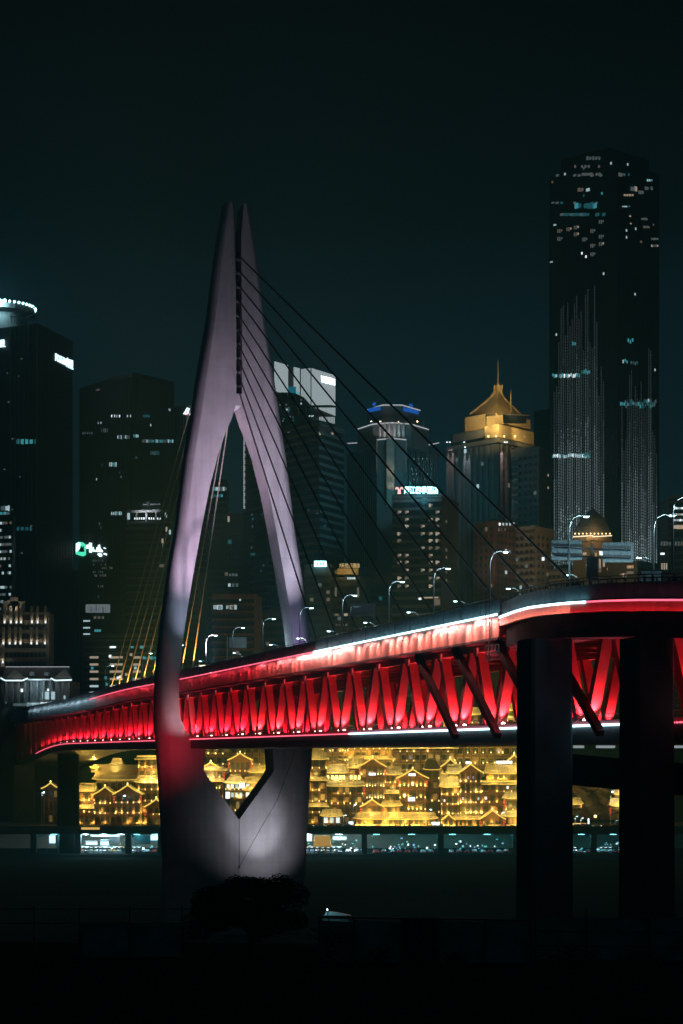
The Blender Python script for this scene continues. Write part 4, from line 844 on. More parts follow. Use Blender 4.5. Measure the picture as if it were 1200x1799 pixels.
tag(text('sign_lettering', '重庆国际酒店', 2.3, emi('sign_yellow', (1, .75, .12), 1.0), P(588, 1131.5, 849), (1, 0, 0), width=P(630, 0, 849).x - P(588, 0, 849).x), 'row of yellow characters just above the deck parapet', 'sign')
B = Bld('sign_house', 'low dark house under the row of yellow characters', 'building', [(570, 852), (650, 851)], 1132, wall='stone2', base=8, depth=20); B.grid(0, 8, 3.2, 1.6, 1.6, .05, 'wd'); B.done()
# dim infill towers
for i, (nm, lab, fp, yt, wl, nx, lit) in enumerate((
    ('dim_highrise', 'dim unlit high-rise behind the feet of the back stays', [(300, 930), (352, 925), (366, 945)], 1010, 'stone2', 8, .03),
    ('dim_highrise', 'dim grey high-rise right of the pylon behind the short stays', [(528, 960), (574, 955), (590, 975)], 880, 'stone2', 8, .05),
    ('dim_highrise', 'dim block between the stepped hotel and the golden characters', [(634, 880), (692, 876), (700, 900)], 1000, 'stone2', 9, .07),
    ('dim_highrise', 'plain dim tower between the hotel block and the golden roofed tower', [(772, 960), (812, 955), (830, 980)], 905, 'stone2', 7, .05),
    ('dim_highrise', 'low dim block behind the street lamps left of the pylon opening', [(440, 880), (520, 876), (530, 900)], 1075, 'brown', 12, .06),
    ('dim_highrise', 'thin dark tower left of the black office tower edge', [(90, 1090), (138, 1080), (150, 1100)], 1005, 'black', 6, .02),
    ('dim_highrise', 'dark slanting tower in the haze beside the tallest tower', [(938, 1250), (985, 1240), (1000, 1260)], 720, 'black', 6, .0),
    ('dim_highrise', 'dim brown block behind the reflective road sign boards', [(960, 886), (1012, 880), (1024, 896)], 1002, 'beige', 6, .05),
    ('dim_highrise', 'dim low block under the hotel block at the deck edge', [(655, 852), (760, 848), (780, 866)], 1068, 'stone2', 14, .06))):
    B = Bld(nm, lab, 'tower', fp, yt, wall=wl); B.grid(0, nx, 3.5, 1.6, 1.7, lit, 'wd,cd,td', out=.3); B.parapet(); B.plant(w=6, h=3.5); B.done(60)
# ================================================================ THE OLD QUARTER ON THE FAR BANK
ORD = 'first second third fourth fifth sixth seventh eighth ninth tenth eleventh twelfth thirteenth fourteenth fifteenth sixteenth seventeenth eighteenth nineteenth twentieth'.split()
def nth(i): return ORD[i] if i < 20 else ('twenty-' + ORD[i - 20] if i < 29 else ('thirtieth' if i == 29 else ('thirty-' + ORD[i - 30] if i < 39 else ('fortieth' if i == 39 else 'forty-' + ORD[i - 40]))))
M['wood'] = mat('dark_timber', (.085, .045, .028), .6, .3, .6)
M['wood2'] = mat('brown_timber', (.19, .10, .05), .6, .25, .6)
M['plaster'] = mat('ochre_plaster', (.42, .33, .20), .8, .15, .3)
M['tile'] = mat('roof_tile', (.36, .33, .28), .6, .35, .8, bump=.9, bscale=3, stretch=(2.2, .2, .2))
M['tile_dark'] = mat('roof_tile_dark', (.14, .12, .10), .7, .2, .8, bump=.6, bscale=3, stretch=(2.2, .2, .2))
M['lantern'] = emi('red_lantern', (1, .08, .05), .55)
M['eave'] = emi('eave_led', (1, .72, .13), 1.15)
M['lamp'] = emi('column_lamp', (1, .74, .25), 3.2)
WIN['y'] = emi('window_yellow', (1, .68, .20), .32); WIN['yd'] = emi('window_yellow_dim', (1, .66, .22), .10); WIN['W'] = emi('shop_white', (.8, .92, 1), 1.3, True); WIN['v'] = emi('window_violet', (.45, .5, 1), .5)
YL = (1, .64, .11)
STREET = 17.3
def house(name, label, x0, x1, yr, ye, yb, Y, kind='S', nb=4, dep=9.0, wall='wood', roof='tile', floors=None, eaves=(), glow=1.0, wash=1.0, lamp='c', lit=.18, lan=False, rail=True, light_roof=True, lit_m='y,yd,yd,yd'):
    YL = random.choice(((1, .64, .11), (1, .60, .09), (1, .70, .20), (1, .67, .14))); rv = random.uniform(.45, 1.25); glow *= random.uniform(.75, 1.2); wash *= random.uniform(.6, 1.3)
    z0 = Zy(yb, Y); ze = Zy(ye, Y); zr = Zy(yr, Y); X0, X1 = Xp(x0, Y), Xp(x1, Y); W = X1 - X0
    rt = thing(name, label, 'house' if 'house' in name or 'lodge' in name else 'building', ((X0 + X1) / 2, Y + dep / 2, z0))
    def part(n, b, m): return b.build(n, m, rt)
    part('wall', MB().box(((X0 + X1) / 2, Y + dep / 2, (z0 + ze) / 2), (W, dep, ze - z0)), M[wall])
    oh = 1.0; ov = min(1.3, W * .12)
    if kind == 'G':
        xm = (X0 + X1) / 2; b = MB(); b2 = MB()
        part('gable_wall', MB().hexa([(X0 + .1, Y, ze), (X1 - .1, Y, ze), (X1 - .1, Y + .4, ze), (X0 + .1, Y + .4, ze)], [(xm - .05, Y, zr - .5), (xm + .05, Y, zr - .5), (xm + .05, Y + .4, zr - .5), (xm - .05, Y + .4, zr - .5)]), M['wood2'])
        for s in (-1, 1):
            e = X0 - ov if s < 0 else X1 + ov; em = (e + xm) / 2; zm = (ze - .55 + zr) / 2 - .18
            P_ = [(xm, zr), (em, zm), (e, ze - .45)]
            for (a, za), (c, zc) in zip(P_, P_[1:]):
                b.hexa([(a, Y - oh, za), (c, Y - oh, zc), (c, Y + dep + .5, zc), (a, Y + dep + .5, za)], [(a, Y - oh, za + .35), (c, Y - oh, zc + .35), (c, Y + dep + .5, zc + .35), (a, Y + dep + .5, za + .35)])
                b2.beam((a, Y - oh - .08, za + .12), (c, Y - oh - .08, zc + .12), .14, .5)
        part('roof', b, M[roof]); part('barge_light', b2, M['eave'])
        part('ridge_ornament', MB().box((xm, Y - oh + .2, zr + .7), (.5, .6, .8)), M['lamp'])
    elif kind in 'SH':
        ins_ = 0 if kind == 'S' else W * .2; yr_ = Y + dep * .5; b = MB()
        n = 8; pr = [(Y - oh, ze - .35), (Y + dep * .18, ze + (zr - ze) * .28), (yr_, zr), (Y + dep + oh, ze - .35)]
        L = []
        for i in range(n + 1):
            f = i / n; cv = (abs(f - .5) * 2) ** 4 * .55
            xa = X0 - ov + (W + 2 * ov) * f; xr = X0 + ins_ + (W - 2 * ins_) * f
            L.append([(xa, pr[0][0], pr[0][1] + cv), ((xa * .5 + xr * .5), pr[1][0], pr[1][1] + cv * .3), (xr, pr[2][0], pr[2][1]), (xa, pr[3][0], pr[3][1]), (xa, pr[3][0], pr[3][1] - .3), (xa, pr[0][0], pr[0][1] - .3 + cv)])
        b.loft(L); part('roof', b, M[roof])
        part('roof_ridge', MB().beam((X0 + ins_, yr_, zr + .2), (X1 - ins_, yr_, zr + .2), .5, .6), M[roof])
        bl = MB()
        for i in range(n):
            p, q = Vector(L[i][5]), Vector(L[i + 1][5]); bl.beam(p + Vector((0, -.1, .1)), q + Vector((0, -.1, .1)), .12, .22)
        part('eave_light', bl, M['eave'])
    else:
        part('cornice', MB().box(((X0 + X1) / 2, Y + dep / 2 - .3, ze + .3), (W + 1, dep + 1, .6)), M[roof]); part('eave_light', MB().box(((X0 + X1) / 2, Y - .9, ze + .35), (W + .8, .15, .4)), M['eave'])
    nf = floors or max(1, round((yb - ye) / 18.5)); fh = (ze - z0) / nf
    for i in range(nb + 1):
        x = X0 + .25 + (W - .5) * i / nb; part('column', MB().box((x, Y - .22, (z0 + ze) / 2), (.42, .42, ze - z0 - .1)), M['wood2'])
        for f in range(nf):
            if random.random() > .82 * glow: continue
            zz = z0 + fh * f + (.55 if lamp == 'c' else 1.4)
            if f and yb - ye > 25: part('column_lamp', MB().box((x, Y - .62, zz + .15), (.34, .3, .7)), M['lamp'])
            if random.random() < .5: point('column_glow', (x, Y - .95, zz + .5), random.uniform(190, 400) * glow, YL, rt, .25)
    for f in range(nf):
        zf = z0 + fh * f
        if f: part('floor_beam', MB().box(((X0 + X1) / 2, Y - .3, zf), (W + .3, .6, .35)), M['wood2'])
        if rail and f: 
            b = MB(); b.beam((X0, Y - .85, zf + 1.0), (X1, Y - .85, zf + 1.0), .1, .12)
            for j in range(int(W / .8)): b.beam((X0 + .4 + j * .8, Y - .85, zf + .1), (X0 + .4 + j * .8, Y - .85, zf + 1), .09, .09)
            part('balcony_railing', b, M['wood2'])
        for i in range(nb):
            bw = (W - .5) / nb; x = X0 + .25 + bw * (i + .5); q = random.random()
            k = random.choice(lit_m.split(',')) if q < lit else 'd'
            g_ = .5 if k in ('W', 'c', 'v') and yb - ye > 40 else 1; part('window', MB().box((x, Y - .04, zf + fh * .5), (bw * .62 * g_, .22, fh * .52 * g_)), WIN[k])
            if lamp == 'r' and random.random() < .8: part('wall_lamp', MB().ball((x, Y - .5, zf + fh * .35), .28, 6, 4), M['lamp']); point('bay_glow', (x, Y - 1.0, zf + fh * .5), 190 * glow, YL, rt, .25)
            elif random.random() < .35: part('lattice_panel', MB().box((x, Y - .2, zf + fh * .16), (bw * .66, .12, fh * .16)), M['plaster'])
    for ey in eaves:      # pent roofs between storeys
        z = Zy(ey, Y); b = MB().hexa([(X0 - ov, Y - 2.2, z - .5), (X1 + ov, Y - 2.2, z - .5), (X1, Y, z - .5), (X0, Y, z - .5)], [(X0 - ov, Y - 2.2, z - .25), (X1 + ov, Y - 2.2, z - .25), (X1, Y, z + 1.3), (X0, Y, z + 1.3)])
        part('pent_roof', b, M['tile']); part('eave_light', MB().beam((X0 - ov, Y - 2.3, z - .4), (X1 + ov, Y - 2.3, z - .4), .14, .22), M['eave'])
        for j in range(max(1, int(W / 7))):
            point('roof_glow', (X0 + W * (j + .5) / max(1, int(W / 7)), Y - 3.6, z + 2.2), 1800 * rv, YL, rt, .4)
    if lan:
        for s in (-1, 1):
            for j in range(3): part('red_lantern', MB().ball((X0 - .5 if s < 0 else X1 + .5, Y - 1.2, ze - 1.4 - j * 1.0), .42, 6, 5), M['lantern'])
    if light_roof and roof == 'tile':
        k = max(1, int(W / 8))
        for j in range(k):
            if kind in 'SH': point('roof_glow', (X0 + W * (j + .5) / k, Y - 2.8, (ze + zr) / 2 + 1.8), 2900 * rv * glow, YL, rt, .4)
            elif kind == 'G': spot('roof_glow', (X0 - 4 - j * 2, Y - 5, zr + 2), ((X0 + X1) / 2, Y + 2, ze), 3600 * rv * glow, YL, 90, .8, rt)
    if wash:
        k = max(1, round(W / 12))
        for j in range(k): spot('facade_washlight', (X0 + W * (j + .5) / k, Y - 6, z0 + .4), (X0 + W * (j + .5) / k, Y, ze - 1), 1000 * wash, YL, 110, .9, rt)
    return rt
# rear terrace wall of buildings
house('terrace_building', 'long ochre building with square windows rising behind all the lit gabled houses', 690, 800, 1296, 1306, 1372, 792, 'F', 9, 8, 'plaster', 'tile', 4, (1313,), .8, 2.2, 'c', .3, lit_m='y,v,yd,v')
house('terrace_building', 'ochre building with framed windows and no eaves at the right end of the lit quarter', 800, 925, 1282, 1292, 1365, 794, 'F', 9, 8, 'plaster', 'tile', 4, (), .35, 2.4, 'r', .2, rail=False, lit_m='yd,v,yd')
house('terrace_building', 'ochre building with column lights under the lower deck behind the widest gable', 600, 690, 1290, 1300, 1370, 793, 'F', 8, 8, 'plaster', 'tile', 4, (1332,), 1.3, 2.0, 'c', .3)
house('terrace_building', 'evenly washed yellow building behind the bright small pavilion roofs', 566, 612, 1300, 1308, 1375, 791, 'F', 5, 8, 'plaster', 'tile', 4, (), .5, 4.5, 'r', .1, rail=False)
house('terrace_building', 'dim ochre building seen above the gables inside the pylon opening', 352, 470, 1300, 1308, 1400, 790, 'F', 9, 8, 'plaster', 'tile', 5, (), .6, .9, 'c', .12)
house('hill_house', 'small lit eaves glimpsed through the red truss near the ramp', 770, 800, 1268, 1276, 1300, 812, 'S', 3, 8, 'wood', 'tile', 2); house('hill_house', 'bright roof glimpsed between the last truss diagonals', 806, 842, 1244, 1254, 1290, 815, 'S', 3, 8, 'wood', 'tile', 2); house('hill_house', 'yellow eaves glimpsed beside the broad dark pier through the truss', 868, 915, 1236, 1246, 1290, 813, 'S', 4, 8, 'wood', 'tile', 2, (1262,))
# front rows, left to right of the main opening
house('tower_house', 'tall house with a pediment roof and two bright pent roofs beside the pylon foot', 536, 574, 1316, 1332, 1449, 762, 'H', 3, 9, 'wood', 'tile', 6, (1369, 1415), 1.2, .7)
part_ = MB().hexa([P(541, 1330, 760.6), P(574, 1330, 760.6), P(574, 1330, 764), P(541, 1330, 764)], [P(549, 1318, 760.6), P(550, 1318, 760.6), P(550, 1318, 764), P(549, 1318, 764)])
house('shop_house', 'long tiled house with seven lamps on its roof between tower house and wide gable', 571, 638, 1366, 1379, 1449, 768, 'S', 6, 9, 'wood', 'tile', 4, (), 1.0, .7, lan=True, lit=.25)
house('pavilion_house', 'small bright two part roof with a glowing white panel', 570, 613, 1344, 1356, 1372, 776, 'H', 4, 8, 'wood', 'tile', 1, (), 1.5, 1.5)
house('shop_house', 'low shop house with white lit fronts and a small tent roof near the parked cars', 566, 600, 1424, 1432, 1450, 757, 'S', 3, 7, 'wood', 'tile', 1, (), 1.2, 1.0, lit=.95, lit_m='W,c,w')
house('gable_house', 'widest gable house with a white sign under its peak', 634, 675, 1332, 1346, 1449, 771, 'G', 4, 14, 'wood', 'tile', 5, (), 1.0, .5, 'r', .12, True)
house('side_lodge', 'side roof sloping down from the widest gable house', 612, 640, 1333, 1347, 1372, 775, 'S', 2, 9, 'wood', 'tile', 1, (), 1.0, .4)
house('link_house', 'long bright roof and dim galleries between two gable houses', 676, 704, 1348, 1359, 1449, 775, 'S', 3, 9, 'wood2', 'tile', 5, (1392,), 1.1, 1.0)
house('gable_house', 'gable house with rows of round glowing lamps and a white screen', 702, 748, 1352, 1366, 1449, 768, 'G', 3, 14, 'wood', 'tile', 4, (), 1.3, .4, 'r', .2, True, lit_m='W,c')
house('dark_house', 'dark narrow tower house with unlit roof beside the round lamp gable', 746, 772, 1334, 1350, 1449, 773, 'H', 2, 9, 'wood', 'tile_dark', 5, (), .8, .45)
house('corner_house', 'house under a blazing yellow roof panel left of the tall column gable', 775, 806, 1360, 1381, 1449, 766, 'S', 3, 9, 'wood', 'tile', 4, (), 1.2, .6, lit=.2, lit_m='W,y')
house('column_gable_house', 'tall gable house with full height lit columns and two lamps in its peak', 808, 846, 1343, 1357, 1449, 765, 'G', 4, 15, 'wood', 'tile', 5, (), 1.6, .4, 'c', .2, lit_m='v,c')
house('side_lodge', 'slanting side roof left of the tall column gable house', 787, 812, 1344, 1357, 1378, 770, 'S', 2, 9, 'wood', 'tile', 1, (), .8, .3)
house('side_lodge', 'small gable behind the tall column gable with a white sign', 776, 806, 1334, 1347, 1362, 785, 'G', 2, 8, 'wood2', 'tile', 1, (), .8, .8)
house('terrace_house', 'broad house with a crowded roof terrace under a bright tiled roof', 846, 925, 1371, 1374, 1449, 770, 'F', 6, 10, 'wood2', 'tile', 4, (1376,), 1.1, 1.0, lit=.2, lit_m='y,W')
house('terrace_house', 'long bright roof above the crowded terrace beside the broad pier', 855, 925, 1342, 1357, 1371, 778, 'S', 7, 9, 'wood', 'tile', 1, (), 1.4, .8)
house('side_lodge', 'little gable over a white shop sign at the right edge of the lit quarter', 888, 918, 1327, 1340, 1350, 784, 'G', 2, 8, 'wood2', 'tile', 1)
house('porch_lodge', 'projecting bright roof at the right edge beside the broad pier', 888, 925, 1393, 1401, 1449, 762, 'S', 3, 6, 'wood2', 'tile', 2, (), 1.0, .8, lan=True)
house('gallery_house', 'small gable with four columns above the long street eave', 636, 671, 1405, 1416, 1434, 762, 'G', 4, 7, 'wood', 'tile', 1, (), 1.4, 1.0, lan=True)
house('gallery_house', 'low gallery with white windows between the small gable and lamp gable', 672, 704, 1409, 1414, 1434, 763, 'S', 4, 7, 'wood2', 'tile', 1, (), 1.4, 1.0, lit=.4, lit_m='W,y')
house('street_gallery', 'long street gallery with two continuous glowing eaves', 626, 764, 1429, 1437, 1451, 756, 'S', 15, 5, 'wood2', 'tile', 1, (1453,), .8, .6, lit=.1)
house('gate_house', 'small gate gable with two columns and one white lamp at street level', 778, 798, 1431, 1439, 1454, 753, 'G', 2, 6, 'wood', 'tile', 1, (), 1.6, .7)
house('street_lodge', 'low street house with pent roof between the gate gable and porch gable', 798, 844, 1432, 1437, 1454, 757, 'S', 6, 6, 'plaster', 'tile', 1, (), 1.4, .9, lit=.4, lit_m='W,c,y')
house('porch_house', 'latticed porch gable with a long bright base strip at street level', 846, 884, 1424, 1438, 1456, 752, 'G', 5, 7, 'wood2', 'tile', 1, (1453,), 1.3, 1.3, lan=True)
house('street_lodge', 'low lit house right of the latticed porch gable', 885, 925, 1425, 1432, 1456, 756, 'S', 5, 6, 'wood2', 'tile', 1, (1453,), 1.2, 1.0, lan=True)
# seen inside the pylon opening
house('gable_house', 'gable house with a chain of lights above its peak inside the pylon opening', 349, 392, 1340, 1352, 1449, 768, 'G', 4, 12, 'wood', 'tile', 5, (1351, 1371), .8, .5, 'r', .1, True)
house('gable_house', 'brown timber gable house centred in the pylon opening', 404, 440, 1324, 1334, 1449, 775, 'G', 4, 12, 'wood2', 'tile', 5, (), .8, .6, 'c', .15, True, lit_m='y,yd')
house('shop_house', 'brightly lit shop with white fronts under small roofs in the pylon opening', 396, 428, 1363, 1374, 1404, 760, 'H', 4, 8, 'wood', 'tile', 2, (), 1.4, 1.2, lit=.95, lit_m='W,W,c')
house('shop_house', 'right shop with white fronts and bright awnings against the pylon edge', 429, 472, 1367, 1373, 1404, 762, 'S', 4, 8, 'wood2', 'tile', 2, (1387,), 1.4, 1.2, lit=.8, lit_m='W,c,o')
house('eave_house', 'bright eave and dark storeys right of the timber gable in the opening', 438, 475, 1347, 1355, 1366, 772, 'S', 3, 8, 'wood', 'tile', 1, (), 1.3, 1.0)
# left of the pylon
house('great_hall', 'broad ochre hall with two round windows and a dark roof behind twin gables', 168, 242, 1345, 1368, 1449, 772, 'S', 6, 12, 'plaster', 'tile_dark', 3, (), .5, 1.6, 'c', .0, rail=False)
house('gable_house', 'left of the twin lit gables before the ochre hall', 166, 204, 1383, 1396, 1449, 760, 'G', 4, 9, 'wood2', 'tile', 3, (), 1.1, .8, 'c', .1, True)
house('gable_house', 'right of the twin lit gables with pale lower doors', 203, 246, 1380, 1394, 1449, 758, 'G', 4, 9, 'wood2', 'tile', 3, (), 1.2, .8, 'c', .2, True)
house('roof_pavilion', 'tiny glowing pavilion roof perched above the dark ridge of the ochre hall', 191, 217, 1334, 1348, 1352, 780, 'H', 3, 8, 'wood2', 'tile', 1, (), 1.4, 2.5)
house('roof_pavilion', 'small blazing hut with a lantern left of the perched pavilion', 160, 173, 1345, 1347, 1357, 776, 'H', 2, 5, 'plaster', 'tile', 1, (), 2.0, 3.5)
house('tower_house', 'tall tower house with a blazing roof band beside the pylon leg', 243, 290, 1324, 1330, 1449, 766, 'F', 4, 10, 'wood2', 'tile', 6, (1332,), 1.1, 1.0, 'c', .1)
house('roof_pavilion', 'blazing roof panel projecting from the tower house beside the pylon', 242, 288, 1354, 1373, 1378, 764, 'S', 4, 6, 'wood', 'tile', 1, (), 1.8, 1.0)
house('street_lodge', 'slanting porch roof at the foot of the tower house beside the pylon', 258, 292, 1404, 1416, 1450, 754, 'G', 3, 6, 'wood2', 'tile', 2, (), 1.2, .8, lan=True)
house('shop_house', 'left corner shop with two small roofs and a row of bright lamps', 138, 167, 1378, 1388, 1449, 764, 'S', 3, 8, 'wood2', 'tile', 3, (1418,), 1.3, .8, lan=True)
house('dark_lodge', 'dim house with a lamp lit eave left of the far bridge pier', 76, 103, 1376, 1384, 1449, 770, 'G', 3, 8, 'wood', 'tile_dark', 3, (), .15, .04)
for x in (576, 584, 591, 598, 604, 617, 624, 631):   # lamps standing on the long tiled roof
    L_ = thing('roof_lamp', nth([576, 584, 591, 598, 604, 617, 624, 631].index(x)) + ' lamp from the left standing on the long tiled roof', 'lamp', P(x, 1371, 769), 0, 'lamps on the long tiled roof'); MB().box(P(x, 1365.5, 769), (.9, .7, 1.6)).build('lamp_glass', M['lamp'], L_); MB().box(P(x, 1370, 769), (.4, .4, 1.2)).build('lamp_post', M['wood'], L_)
def shop_sign(x, y, w_, h_, Y, lab, m):
    S = thing('shop_sign', lab, 'sign', P(x, y, Y)); MB().box(P(x, y, Y), (w_, .3, h_)).build('sign_panel', m, S); MB().box(P(x, y, Y + .22), (w_ + .3, .12, h_ + .3)).build('sign_frame', M['wood'], S)
SB, SV = emi('shop_sign_white', (.75, .9, 1), 2.4, True), emi('shop_sign_screen', (.85, .8, 1), 1.6, True)
shop_sign(654, 1360, 2.8, 1.0, 769.4, 'white sign on the widest gable house', SB); shop_sign(724, 1361, 2.8, 1.0, 766.4, 'white sign under the peak of the round lamp gable', SB); shop_sign(723, 1404, 2.9, 1.7, 766, 'pale screen halfway up the round lamp gable', SV)
shop_sign(765, 1447, 3.2, 1.2, 752, 'cyan-white sign in the street gap left of the gate gable', SB); shop_sign(886, 1339, 6.5, 1.0, 782, 'blazing white sign over the right roof terrace', SB); shop_sign(822, 1340, 1.8, 1.1, 783, 'small white sign behind the tall column gable', SB); shop_sign(617, 1446, 2, 1.2, 751, 'small cyan sign near the parked cars on the street', SB); shop_sign(400, 1397, 1.6, 2.6, 757, 'tall white shop panel in the pylon opening', SB); shop_sign(425, 1380, 2.2, 2.0, 757, 'square white screen in the pylon opening', SB)
# rock slope and road end seen between the two broad piers
rock = MB()
for i in range(14):
    for j in range(12):
        def q_(a, c):
            x = 985 + a * 11; y = 1440 - c * 8; d = 790 + c * 1.6 + 3 * math.sin(a * 1.7 + c * .9) + 2.2 * math.sin(a * 3.1 - c * 2.3); return P(x, y, d)
        rock.quad(q_(i, j), q_(i + 1, j), q_(i + 1, j + 1), q_(i, j + 1))
tag(rock.build('rock_slope', mat('rock', (.20, .15, .10), .95, .45, .35, bump=.8, bscale=.7)), None, None, kind='structure')
SL = thing('slope_floodlight', 'amber floodlight at the foot of the rock slope between the piers', 'lamp', P(1046, 1436, 776)); MB().box(P(1046, 1434, 776), (1, .8, 1)).build('lamp_head', M['lamp'], SL); MB().box(P(1046, 1440, 776), (.3, .3, 2)).build('lamp_post', M['dark'], SL)
spot('slope_light', P(1046, 1432, 774), P(1052, 1405, 792), 5200, (1, .66, .22), 80, .9, SL)
house('slope_lodge', 'small glowing roof clinging to the slope at the right of the pier gap', 1074, 1104, 1404, 1414, 1424, 770, 'S', 2, 6, 'wood', 'tile', 1, (), 1.3, .8, lan=True); house('slope_lodge', 'tiny roof left of the rock slope beside the broad pier', 996, 1022, 1403, 1411, 1420, 775, 'S', 2, 6, 'wood', 'tile', 1, (), 1.0, .5); house('slope_lodge', 'upper lit eave at the right of the pier gap', 1080, 1104, 1388, 1394, 1402, 778, 'S', 2, 6, 'wood', 'tile', 1, (), .9, .4)
S = thing('yellow_sign', 'amber and white shop sign above street cars in the gap between the piers', 'sign', P(1016, 1452, 752)); MB().box(P(1018, 1452, 752), (5.2, .4, 2.6)).build('sign_panel', emi('sign_amber', (1, .6, .12), 1.1, True), S); MB().box(P(1020, 1453, 751.6), (3.2, .3, 1.4)).build('sign_screen', SB, S)
S = thing('sign_pillar', 'slim white glowing pillar sign on the street between the piers', 'sign', P(1034, 1466, 750)); MB().box(P(1034, 1449, 750), (.6, .4, 5)).build('light_tube', SB, S); MB().box(P(1034, 1463, 750), (.9, .6, 1.4)).build('base', M['dark'], S)
# --- the elevated road and the promenade under it
road = thing('elevated_road', 'low elevated riverside road with dark parapet before the lit houses', 'road', (0, 740, 7.4))
def Xr(px): return Xp(px, 732)
MB().hexa([(-240, 729, 15.0), (240, 729, 15.0), (240, 801, 15.0), (-240, 801, 15.0)], [(-240, 729, STREET), (240, 729, STREET), (240, 801, STREET), (-240, 801, STREET)]).build('road_deck', M['bank'], road)
MB().box((0, 728.7, STREET - .75), (480, .5, 3.1)).build('parapet_wall', M['bank'], road)
MB().box((0, 772, 11.2), (480, .8, 7.5)).build('rear_wall', M['beige'], road)
for px in (60, 138, 226, 283, 340, 430, 522, 640, 774, 906, 1042, 1130): MB().box((Xr(px), 731, 11.2), (2.2, 2.2, 7.56)).build('road_column', M['bank'], road)
for px in (60, 226, 340, 522, 640, 774, 906, 1042): MB().box((Xr(px) + 0, 745, 14.2), (1.6, 26, 1.5)).build('cross_beam', M['bank'], road)
CT = emi('tube_light_cyan', (.35, .92, 1), 3.5); WT = emi('tube_light_white', (.8, .95, 1), 6)
def bay(x0, x1, wht, n=4):
    for i in range(n):
        px = x0 + (x1 - x0) * (i + .5) / n; p = Vector((Xr(px), 733 + (i % 2) * 8, 14.75))
        MB().box(p, (2.6, .25, .18)).build('tube_light', WT if wht else CT, road)
        point('tube_glow', p + Vector((0, -.4, -.5)), 6500 if wht else 1500, (.55, .9, 1) if wht else (.12, .8, 1), road, .5)
bay(142, 220, True, 5); bay(232, 280, False, 3); bay(528, 636, True, 4); bay(646, 770, False, 4); bay(780, 902, False, 4); bay(1008, 1092, False, 3); bay(84, 104, False, 1)
for x0, x1, y0, y1, m, lab in ((150, 172, 1478, 1485, 'W', 'left white shop front with a dark red counter under the road'), (176, 192, 1476, 1487, 'c', 'cool lit stall with goods beside the white shop front'), (264, 280, 1466, 1478, 'W', 'bright white kiosk at the right end under the road beside the pylon'), (236, 264, 1468, 1483, 'd', 'large black board under the road beside the bright kiosk'), (194, 211, 1470, 1482, 'd', 'black board under the road beside the cool lit stall'), (530, 548, 1468, 1478, 'W', 'white lit kiosk under the road right of the pylon foot'), (584, 610, 1470, 1476, 'c', 'long cool lit kiosk beside the orange canopy'), (1046, 1054, 1490, 1498, 'c', 'small cyan kiosk under the road between the piers'), (86, 98, 1466, 1484, 'W', 'narrow white doorway glowing left of the far bridge pier'), (160, 210, 1467, 1470, 'W', 'long white light strip ceiling panel of the left market')):
    K = thing('market_kiosk', lab, 'kiosk', P((x0 + x1) / 2, y1, 736)); z_ = MB().box(P((x0 + x1) / 2, (y0 + y1) / 2, 737), ((x1 - x0) * .2216, 2, (y1 - y0) * .2216)); z_.build('body', M['black'] if m == 'd' else M['stone'], K)
    if m != 'd': MB().box(P((x0 + x1) / 2, (y0 + y1) / 2 - .5, 735.9), ((x1 - x0) * .2, .15, (y1 - y0) * .17)).build('lit_front', WIN[m], K)
    MB().box(P((x0 + x1) / 2, y0 - .6, 736.2), ((x1 - x0) * .23, 2.6, .2)).build('awning', M['stone2'], K)
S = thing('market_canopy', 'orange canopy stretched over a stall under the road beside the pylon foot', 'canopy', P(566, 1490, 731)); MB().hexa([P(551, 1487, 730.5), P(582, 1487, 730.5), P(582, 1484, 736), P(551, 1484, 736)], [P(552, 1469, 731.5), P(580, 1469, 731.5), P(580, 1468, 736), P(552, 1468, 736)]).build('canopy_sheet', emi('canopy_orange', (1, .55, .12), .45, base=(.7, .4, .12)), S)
for x in (552, 581): MB().tube([P(x, 1501, 731), P(x, 1487, 731)], .1, 5).build('post', M['dark'], S)
S = thing('fascia_light_box', 'long amber light box on the road edge above the left market', 'sign', P(159, 1456, 728)); MB().box(P(159, 1455.5, 728.3), (7, .2, .9)).build('light_box', emi('amber_box', (1, .6, .15), .9), S); MB().box(P(159, 1457.8, 728.3), (7.2, .24, .15)).build('box_frame', M['dark'], S)
GLOWS = [emi('goods_' + n_, c_, s_) for n_, c_, s_ in (('white', (.85, .95, 1), 2.5), ('amber', (1, .7, .3), 1.0), ('teal', (.2, .9, .9), .9), ('blue', (.35, .6, 1), .9))]
spots_ = [144 + 8.2 * i for i in range(9)] + [236, 244, 252] + [529 + 9.5 * i for i in range(8)] + [1010, 1056, 1064, 1072]
